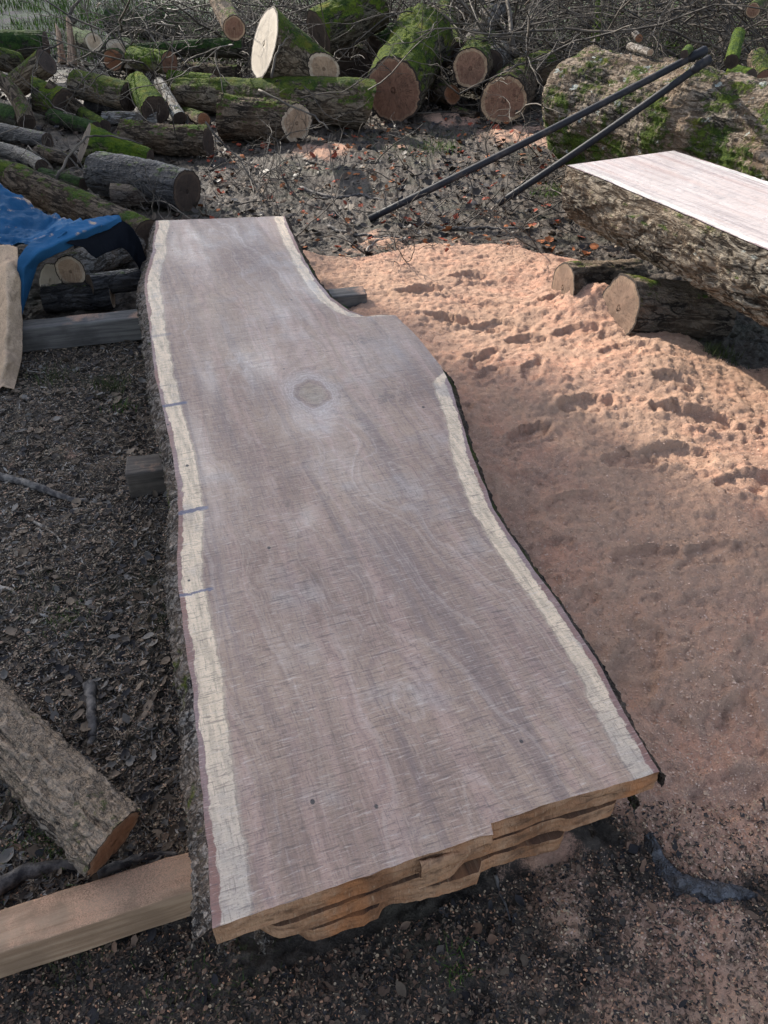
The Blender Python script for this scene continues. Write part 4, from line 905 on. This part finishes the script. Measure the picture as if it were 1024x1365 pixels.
LM2 = LM+[simple('shred_brown', (.19, .145, .105)), simple('shred_grey', (.33, .29, .25))]
LMF = LM[:2]+[LM[3], simple('shred_earth', (.13, .085, .06)), simple('shred_rust', (.20, .12, .08))]
LMD = [LM[0], LM[0], LM[1], LM[3], LM[3], LM[0], LM[4], simple('leaf_umber', (.08, .055, .04))]
LM3 = LM2+[simple('shred_tan', (.30, .225, .155)), simple('shred_umber', (.16, .115, .08))]
LR = [simple('leaf_red', (.25, .055, .03)), simple('leaf_rust', (.28, .10, .04))]
SLABP = [tuple(U(x, y, ZT))[:2] for x, y in Lpx+Rpx[::-1]]
def pxsamp(box, power=1.0, cond=None, dustmax=None, dustmin=None):
    def s(r, n):
        # uniform over the ground area bounded by the given photo pixels
        qs = [U(box[0], box[1]), U(box[2], box[1]), U(box[0], box[3]), U(box[2], box[3])]
        x0, x1 = min(q.x for q in qs), max(q.x for q in qs); y0, y1 = min(q.y for q in qs), max(q.y for q in qs)
        m_ = n*8; X = r.uniform(x0, x1, m_)
        Y = y0*(y1/y0)**r.uniform(0, 1, m_) if power != 1 else r.uniform(y0, y1, m_)
        px, py, _ = proj(X, Y, 0*X); ok = (px > box[0]) & (px < box[2]) & (py > box[1]) & (py < box[3])
        ok &= polysd(X, Y, SLABP) < .02
        if dustmax is not None or dustmin is not None:
            d = dustmask(X, Y)+.25*r.uniform(-1, 1, m_)
            if dustmax is not None: ok &= d < dustmax
            if dustmin is not None: ok &= d > dustmin
        i = np.where(ok)[0][:n]; return X[i], Y[i]
    return s
litter('leaf_litter', 1800, pxsamp((-60, 430, 300, 1200), 2, dustmax=.6), (.012, .040), LM, 'trodden dark leaf litter covering the mud on the left', seed=1, curl=.6, aspect=(1.3, 3))
litter('wood_shreds', 60000, pxsamp((-60, 430, 300, 1200), 2, dustmax=.8), (.006, .030), LM3, 'fine shreds of bark and wood trodden into the mud on the left', seed=2, aspect=(4, 16), curl=.5, lift=.001)
litter('leaf_litter', 11000, pxsamp((-80, 60, 1100, 350), 1, dustmax=.55), (.02, .08), LMD, 'brown leaf litter lying between the slab and the log heap', seed=3, curl=.9)
litter('red_leaves', 420, pxsamp((250, 160, 800, 345), 1), (.03, .07), LR, 'scattered red and rust coloured leaves behind the slab', seed=4, curl=.9)
litter('leaf_litter', 140, pxsamp((-60, 1100, 1100, 1420), 1, dustmax=.6), (.010, .034), LMF, 'dark wet leaf litter in front of the slab', seed=5, curl=.5, aspect=(1.3, 3))
litter('wood_shreds', 30000, pxsamp((-60, 1080, 1100, 1420), 1, dustmax=.9), (.003, .014), LMF, 'dark crumbs and fibres of bark in front of the slab', seed=9, curl=.5, aspect=(1.3, 6), lift=.001)
litter('wood_chips', 5000, pxsamp((-60, 1080, 1100, 1420), 1), (.002, .007), [simple('chip_tan', (.42, .30, .19)), simple('chip_buff', (.34, .25, .17)), simple('chip_orange', (.5, .26, .15))], 'small pale chips sprinkled on the dark ground in front', seed=6, aspect=(1.2, 3))
litter('wood_chips', 40000, pxsamp((400, 335, 1100, 1300), 2, dustmin=.5), (.002, .008), [simple('crumb_pink', (.55, .38, .29)), simple('crumb_brown', (.36, .23, .16)), simple('crumb_tan', (.48, .32, .22))], 'coarse crumbs of sawdust lying over the pink sawdust', seed=7, aspect=(1.2, 3), lift=.001)
litter('wood_chips', 22000, pxsamp((-60, 450, 260, 1150), 2), (.002, .008), [simple('chip_tan', (.34, .27, .19)), simple('chip_pink', (.40, .26, .18))], 'tan wood chips sprinkled over the mud on the left', seed=8, aspect=(1.2, 3))

# grass
GRM = [simple('grass_green', (.055, .10, .018)), simple('grass_dull', (.05, .06, .022)), simple('grass_bright', (.10, .17, .025))]
def grass(label, spots, seed):
    r = np.random.RandomState(seed); V = []; F_ = []; mi = []
    for (px, py, rad, n, hgt, mat) in spots:
        c = U(px, py, 0)
        for _ in range(n):
            x, y = c.x+r.normal(0, rad*.5), c.y+r.normal(0, rad*.5); z = gh(x, y) if n < 200 else 0.0
            a = r.uniform(0, 6.28); l = hgt*r.uniform(.5, 1.2); w2 = hgt*.035; le = r.uniform(.2, 1.1); b = len(V)
            dx, dy = math.cos(a), math.sin(a)
            for k in range(4):
                f = k/3; ww = w2*(1-f*.9); bx = x+dx*le*l*f*f; by = y+dy*le*l*f*f; bz = z+l*f*(1-.35*le*f)
                V.append((bx-dy*ww, by+dx*ww, bz)); V.append((bx+dy*ww, by-dx*ww, bz))
            for k in range(3): F_.append((b+2*k, b+2*k+1, b+2*k+3, b+2*k+2)); mi.append(mat)
    o = mesh_np('grass', V, np.array(F_), GRM, mi=mi); tag(o, label, 'grass', kind='stuff')
grass('sparse green grass tufts in the mud and leaf litter', [(150, 515, .08, 160, .05, 1), (75, 505, .1, 140, .045, 1), (165, 545, .05, 60, .04, 0), (585, 200, .18, 190, .06, 2), (540, 205, .3, 190, .05, 0), (735, 258, .14, 190, .06, 2),
      (600, 185, .3, 190, .05, 1), (700, 240, .1, 60, .05, 1), (85, 835, .08, 120, .03, 0), (60, 800, .12, 120, .03, 1), (215, 830, .06, 100, .03, 1), (250, 1330, .1, 120, .02, 0), (610, 1290, .04, 60, .03, 0), (75, 1120, .08, 160, .035, 0),
      (955, 480, .1, 190, .05, 1), (88, 240, .06, 60, .07, 2), (340, 1290, .1, 120, .02, 1), (40, 1070, .06, 120, .035, 1), (100, 1290, .08, 120, .025, 1)], 3)
def field(label, x0, x1, y0, y1, n, hgt, seed, cl):
    r = np.random.RandomState(seed); X = r.uniform(x0, x1, n*3); Y = r.uniform(y0, y1, n*3); k = fbm(X*.9, Y*.9, 3, 3)+r.normal(0, .2, n*3) > cl; X, Y = X[k][:n], Y[k][:n]; n = len(X)
    a = r.uniform(0, 6.28, n); l = hgt*r.uniform(.5, 1.3, n); le = r.uniform(.1, 1, n); w2 = hgt*.06; V = np.empty((n, 5, 3)); dx, dy = np.cos(a), np.sin(a)
    for i, (f, s_) in enumerate(((0, -1), (0, 1), (.55, 1), (.55, -1), (1, 0))):
        ww = w2*(1-f*.5)*s_; V[:, i, 0] = X+dx*le*l*f*f-dy*ww; V[:, i, 1] = Y+dy*le*l*f*f+dx*ww; V[:, i, 2] = l*f
    b = (np.arange(n)*5)[:, None]
    o = mesh_np('grass', V.reshape(-1, 3), [b+np.array([[0, 1, 2, 3]]), b+np.array([[3, 2, 4]])], GRM, mi=np.concatenate([r.randint(0, 3, n)]*2)); tag(o, label, 'grass', kind='stuff')
field('rough green grass beyond the log heap', -12, 14, 10.5, 26, 42000, .12, 5, -.05)

# brushwood tangle
bw = M('brush_twigs'); oo = bw.co.outputs['Object']; n_ = bw.noise(oo, 6, 4)
BW = bw.out(bw.mix(bw.rng(n_, .35, .65), (.026, .020, .016), (.12, .095, .072)), .7)
def brush(label, x0, x1, y0, y1, zmax, n, seed, rad=(.004, .014), lens=(.6, 2.2), name='brushwood'):
    r = np.random.RandomState(seed); V = []; F_ = []; base = 0; sides = 5; K = 9
    def branch(p, d, L_, r0, depth):
        nonlocal base
        pts = [p.copy()]; dd = d.copy()
        for k in range(K-1):
            dd = dd+r.normal(0, .18, 3); dd /= np.linalg.norm(dd); p = p+dd*L_/(K-1)
            if p[2] < .02: p[2] = .02; dd[2] = abs(dd[2])
            pts.append(p.copy())
            if depth < 2 and r.rand() < .42:
                b = dd+r.normal(0, .6, 3); b /= np.linalg.norm(b); branch(p.copy(), b, L_*.45, r0*.55, depth+1)
        pts = np.array(pts); T_ = np.gradient(pts, axis=0); T_ /= np.linalg.norm(T_, axis=1)[:, None]
        a = np.cross(T_, [.3, .2, 1.]); a /= np.linalg.norm(a, axis=1)[:, None]+1e-6; b = np.cross(T_, a)
        rr2 = r0*np.linspace(1, .35, K)[:, None, None]; th = np.arange(sides)*2*np.pi/sides
        V.append((pts[:, None]+rr2*(a[:, None]*np.cos(th)[None, :, None]+b[:, None]*np.sin(th)[None, :, None])).reshape(-1, 3)); F_.append(grid_faces(K, sides, True)+base); base += K*sides
    for i in range(n):
        p = np.array([r.uniform(x0, x1), r.uniform(y0, y1), r.uniform(.02, zmax)]); d = np.array([r.normal(), r.normal()*.8, r.normal(0, .35)]); d /= np.linalg.norm(d)
        branch(p, d, r.uniform(*lens), r.uniform(*rad), 0)
    o = mesh_np(name, np.concatenate(V), np.concatenate(F_), BW); tag(o, label, 'brushwood', kind='stuff')
brush('tangled heap of cut twigs and brushwood behind the logs on the right', .8, 6.5, 8.0, 13.5, .8, 620, 1)
brush('dense cut twigs behind the middle of the log heap', -2.8, 1.6, 8.8, 13, .6, 380, 2)
brush('thin twigs poking out among the logs of the heap', -4.2, 1.4, 5.2, 8.4, .5, 36, 3, (.003, .008), (.4, 1.0))
brush('loose twigs lying on the leaf litter behind the slab', -1.4, 2.2, 4.2, 6.4, .03, 120, 4, (.003, .007), (.2, .6))
def limb(label, pts, r, seed, mat=None):                    # pts = (px, py, depth)
    P_ = [UD(*p) for p in pts]; W_ = []
    for i in range(len(P_)-1):
        for k in range(6): W_.append(P_[i].lerp(P_[i+1], k/6))
    W_.append(P_[-1]); o = W_[0].copy(); n = len(W_)
    ob = tube('branch', [p-o+Vector((0, 0, .02*float(pn(i*.4, seed)))) for i, p in enumerate(W_)], [r*(1-.55*i/n) for i in range(n)], mat or BW, None, 10, seed, .3)
    ob.location = o; tag(ob, label, 'branch', 'long branches sticking up out of the heap')
limb('bare branch arching over the big green log, top centre', [(520, 20, 8), (560, 17, 8), (590, 20, 8), (604, 30, 8)], .03, 1)
limb('pale forked branch rising behind the cracked log', [(688, 76, 7.6), (682, 50, 7.6), (680, 20, 7.7), (672, -20, 7.8)], .03, 2)
limb('thin branch rising from the white faced chunk', [(362, 104, 6.6), (367, 75, 6.6), (374, 62, 6.6), (384, 50, 6.6)], .012, 3)
limb('leaning branch across the green raised log', [(412, 52, 7.4), (425, 62, 7.3), (435, 75, 7.2)], .012, 4)
limb('long dark branch crossing the brush at the upper right', [(930, -10, 9.2), (900, 20, 9.2), (870, 36, 9.1), (838, 46, 9)], .05, 5)
limb('mossy upright branch at the top right, left of the brush', [(793, 60, 8.4), (796, 30, 8.5), (797, -15, 8.6)], .055, 6, MB['bright'])
limb('dark branch rising steeply in the brush at the right', [(962, 70, 9), (967, 40, 9), (978, 5, 9.1), (985, -20, 9.2)], .06, 7)
limb('bent dark branch at the top left', [(100, 30, 9.5), (92, 22, 9.5), (97, 10, 9.5), (112, -5, 9.5)], .03, 8)
limb('slender twig crossing the front of the long mossy log', [(345, 120, 6.1), (385, 140, 6.0), (420, 155, 5.9), (438, 172, 5.8)], .010, 9)
limb('curved twig in front of the wedge shaped mossy log', [(75, 240, 5.2), (90, 210, 5.3), (115, 182, 5.35), (150, 181, 5.4), (190, 192, 5.4)], .010, 10)

# ---------------------------------------------------------------- trees standing outside the picture, towards the sun
lf = M('evergreen_leaf'); LFM = lf.out(lf.mix(lf.noise(lf.co.outputs['Object'], 2, 2), (.025, .05, .012), (.06, .10, .02)), .6)
def tree(label, shadow, t, rx, rz, n, seed, leaf=.10, hz=None):
    # crown whose shade falls round the ground point 'shadow'
    c = Vector((shadow[0], shadow[1], 0))+SUND*t
    root = empty('tree', (c.x, c.y, 0)); tag(root, label, 'tree', 'evergreen trees shading the yard')
    r = np.random.RandomState(seed); H = c.z
    tube('trunk', [(0, 0, -.2), (0.05, 0, H*.4), (-.05, .1, H*.8), (0, 0, H+rz*.8)], [.28, .22, .16, .04], MB['brown'], root, 14, seed, .15)
    V = []; F_ = []; b = 0
    for k in range(14):
        a = r.uniform(0, 6.28); q = r.uniform(.3, .95); z0 = H-rz*.7+r.uniform(0, rz*1.2)
        e = np.array([math.cos(a)*rx*q, math.sin(a)*rx*q, z0+r.uniform(.1, .6)*rz*.5])
        tube('limb', [(0, 0, z0), tuple(e*.5+np.array([0, 0, z0*.5])), tuple(e)], [.07, .05, .02], MB['brown'], root, 6, k)
    cl = r.normal(0, 1, (n//60, 3)); cl /= np.linalg.norm(cl, axis=1)[:, None]; cl *= (r.uniform(0, 1, (len(cl), 1))**.4); cl *= [rx, rx, rz]; cl[:, 2] += H
    P_ = cl[r.randint(0, len(cl), n)]+r.normal(0, .30, (n, 3)); u = r.normal(0, 1, (n, 3)); u /= np.linalg.norm(u, axis=1)[:, None]; v = np.cross(u, r.normal(0, 1, (n, 3))); v /= np.linalg.norm(v, axis=1)[:, None]
    s = leaf*r.uniform(.6, 1.3, (n, 1))
    V = np.stack([P_-u*s, P_+v*s*.5, P_+u*s, P_-v*s*.5], 1).reshape(-1, 3)
    mesh_np('crown', V, (np.arange(n)*4)[:, None]+np.array([[0, 1, 2, 3]]), LFM, root)
tree('dense evergreen tree left of the yard whose crown shades the slab', (-.35, 1.0), 19, 1.5, 1.3, 26000, 1)
tree('evergreen tree further left whose crown shades the tarpaulin', (-2.6, 2.6), 21, 1.5, 1.3, 22000, 2)
tree('evergreen tree in the middle whose crown shades the black wet log', (-2.3, 4.6), 22, 1.0, .75, 16000, 4)
tree('tall evergreen tree far behind whose crown shades the grass', (-6.5, 15), 20, 3.2, 2.2, 40000, 5, .13)
tree('slender evergreen tree whose thin crown dapples the left of the heap', (-3.4, 6.6), 20, 1.2, .8, 7000, 6)
tree('evergreen tree behind the others, shading the mud', (-2.6, .2), 23, 1.6, 1.4, 20000, 3)
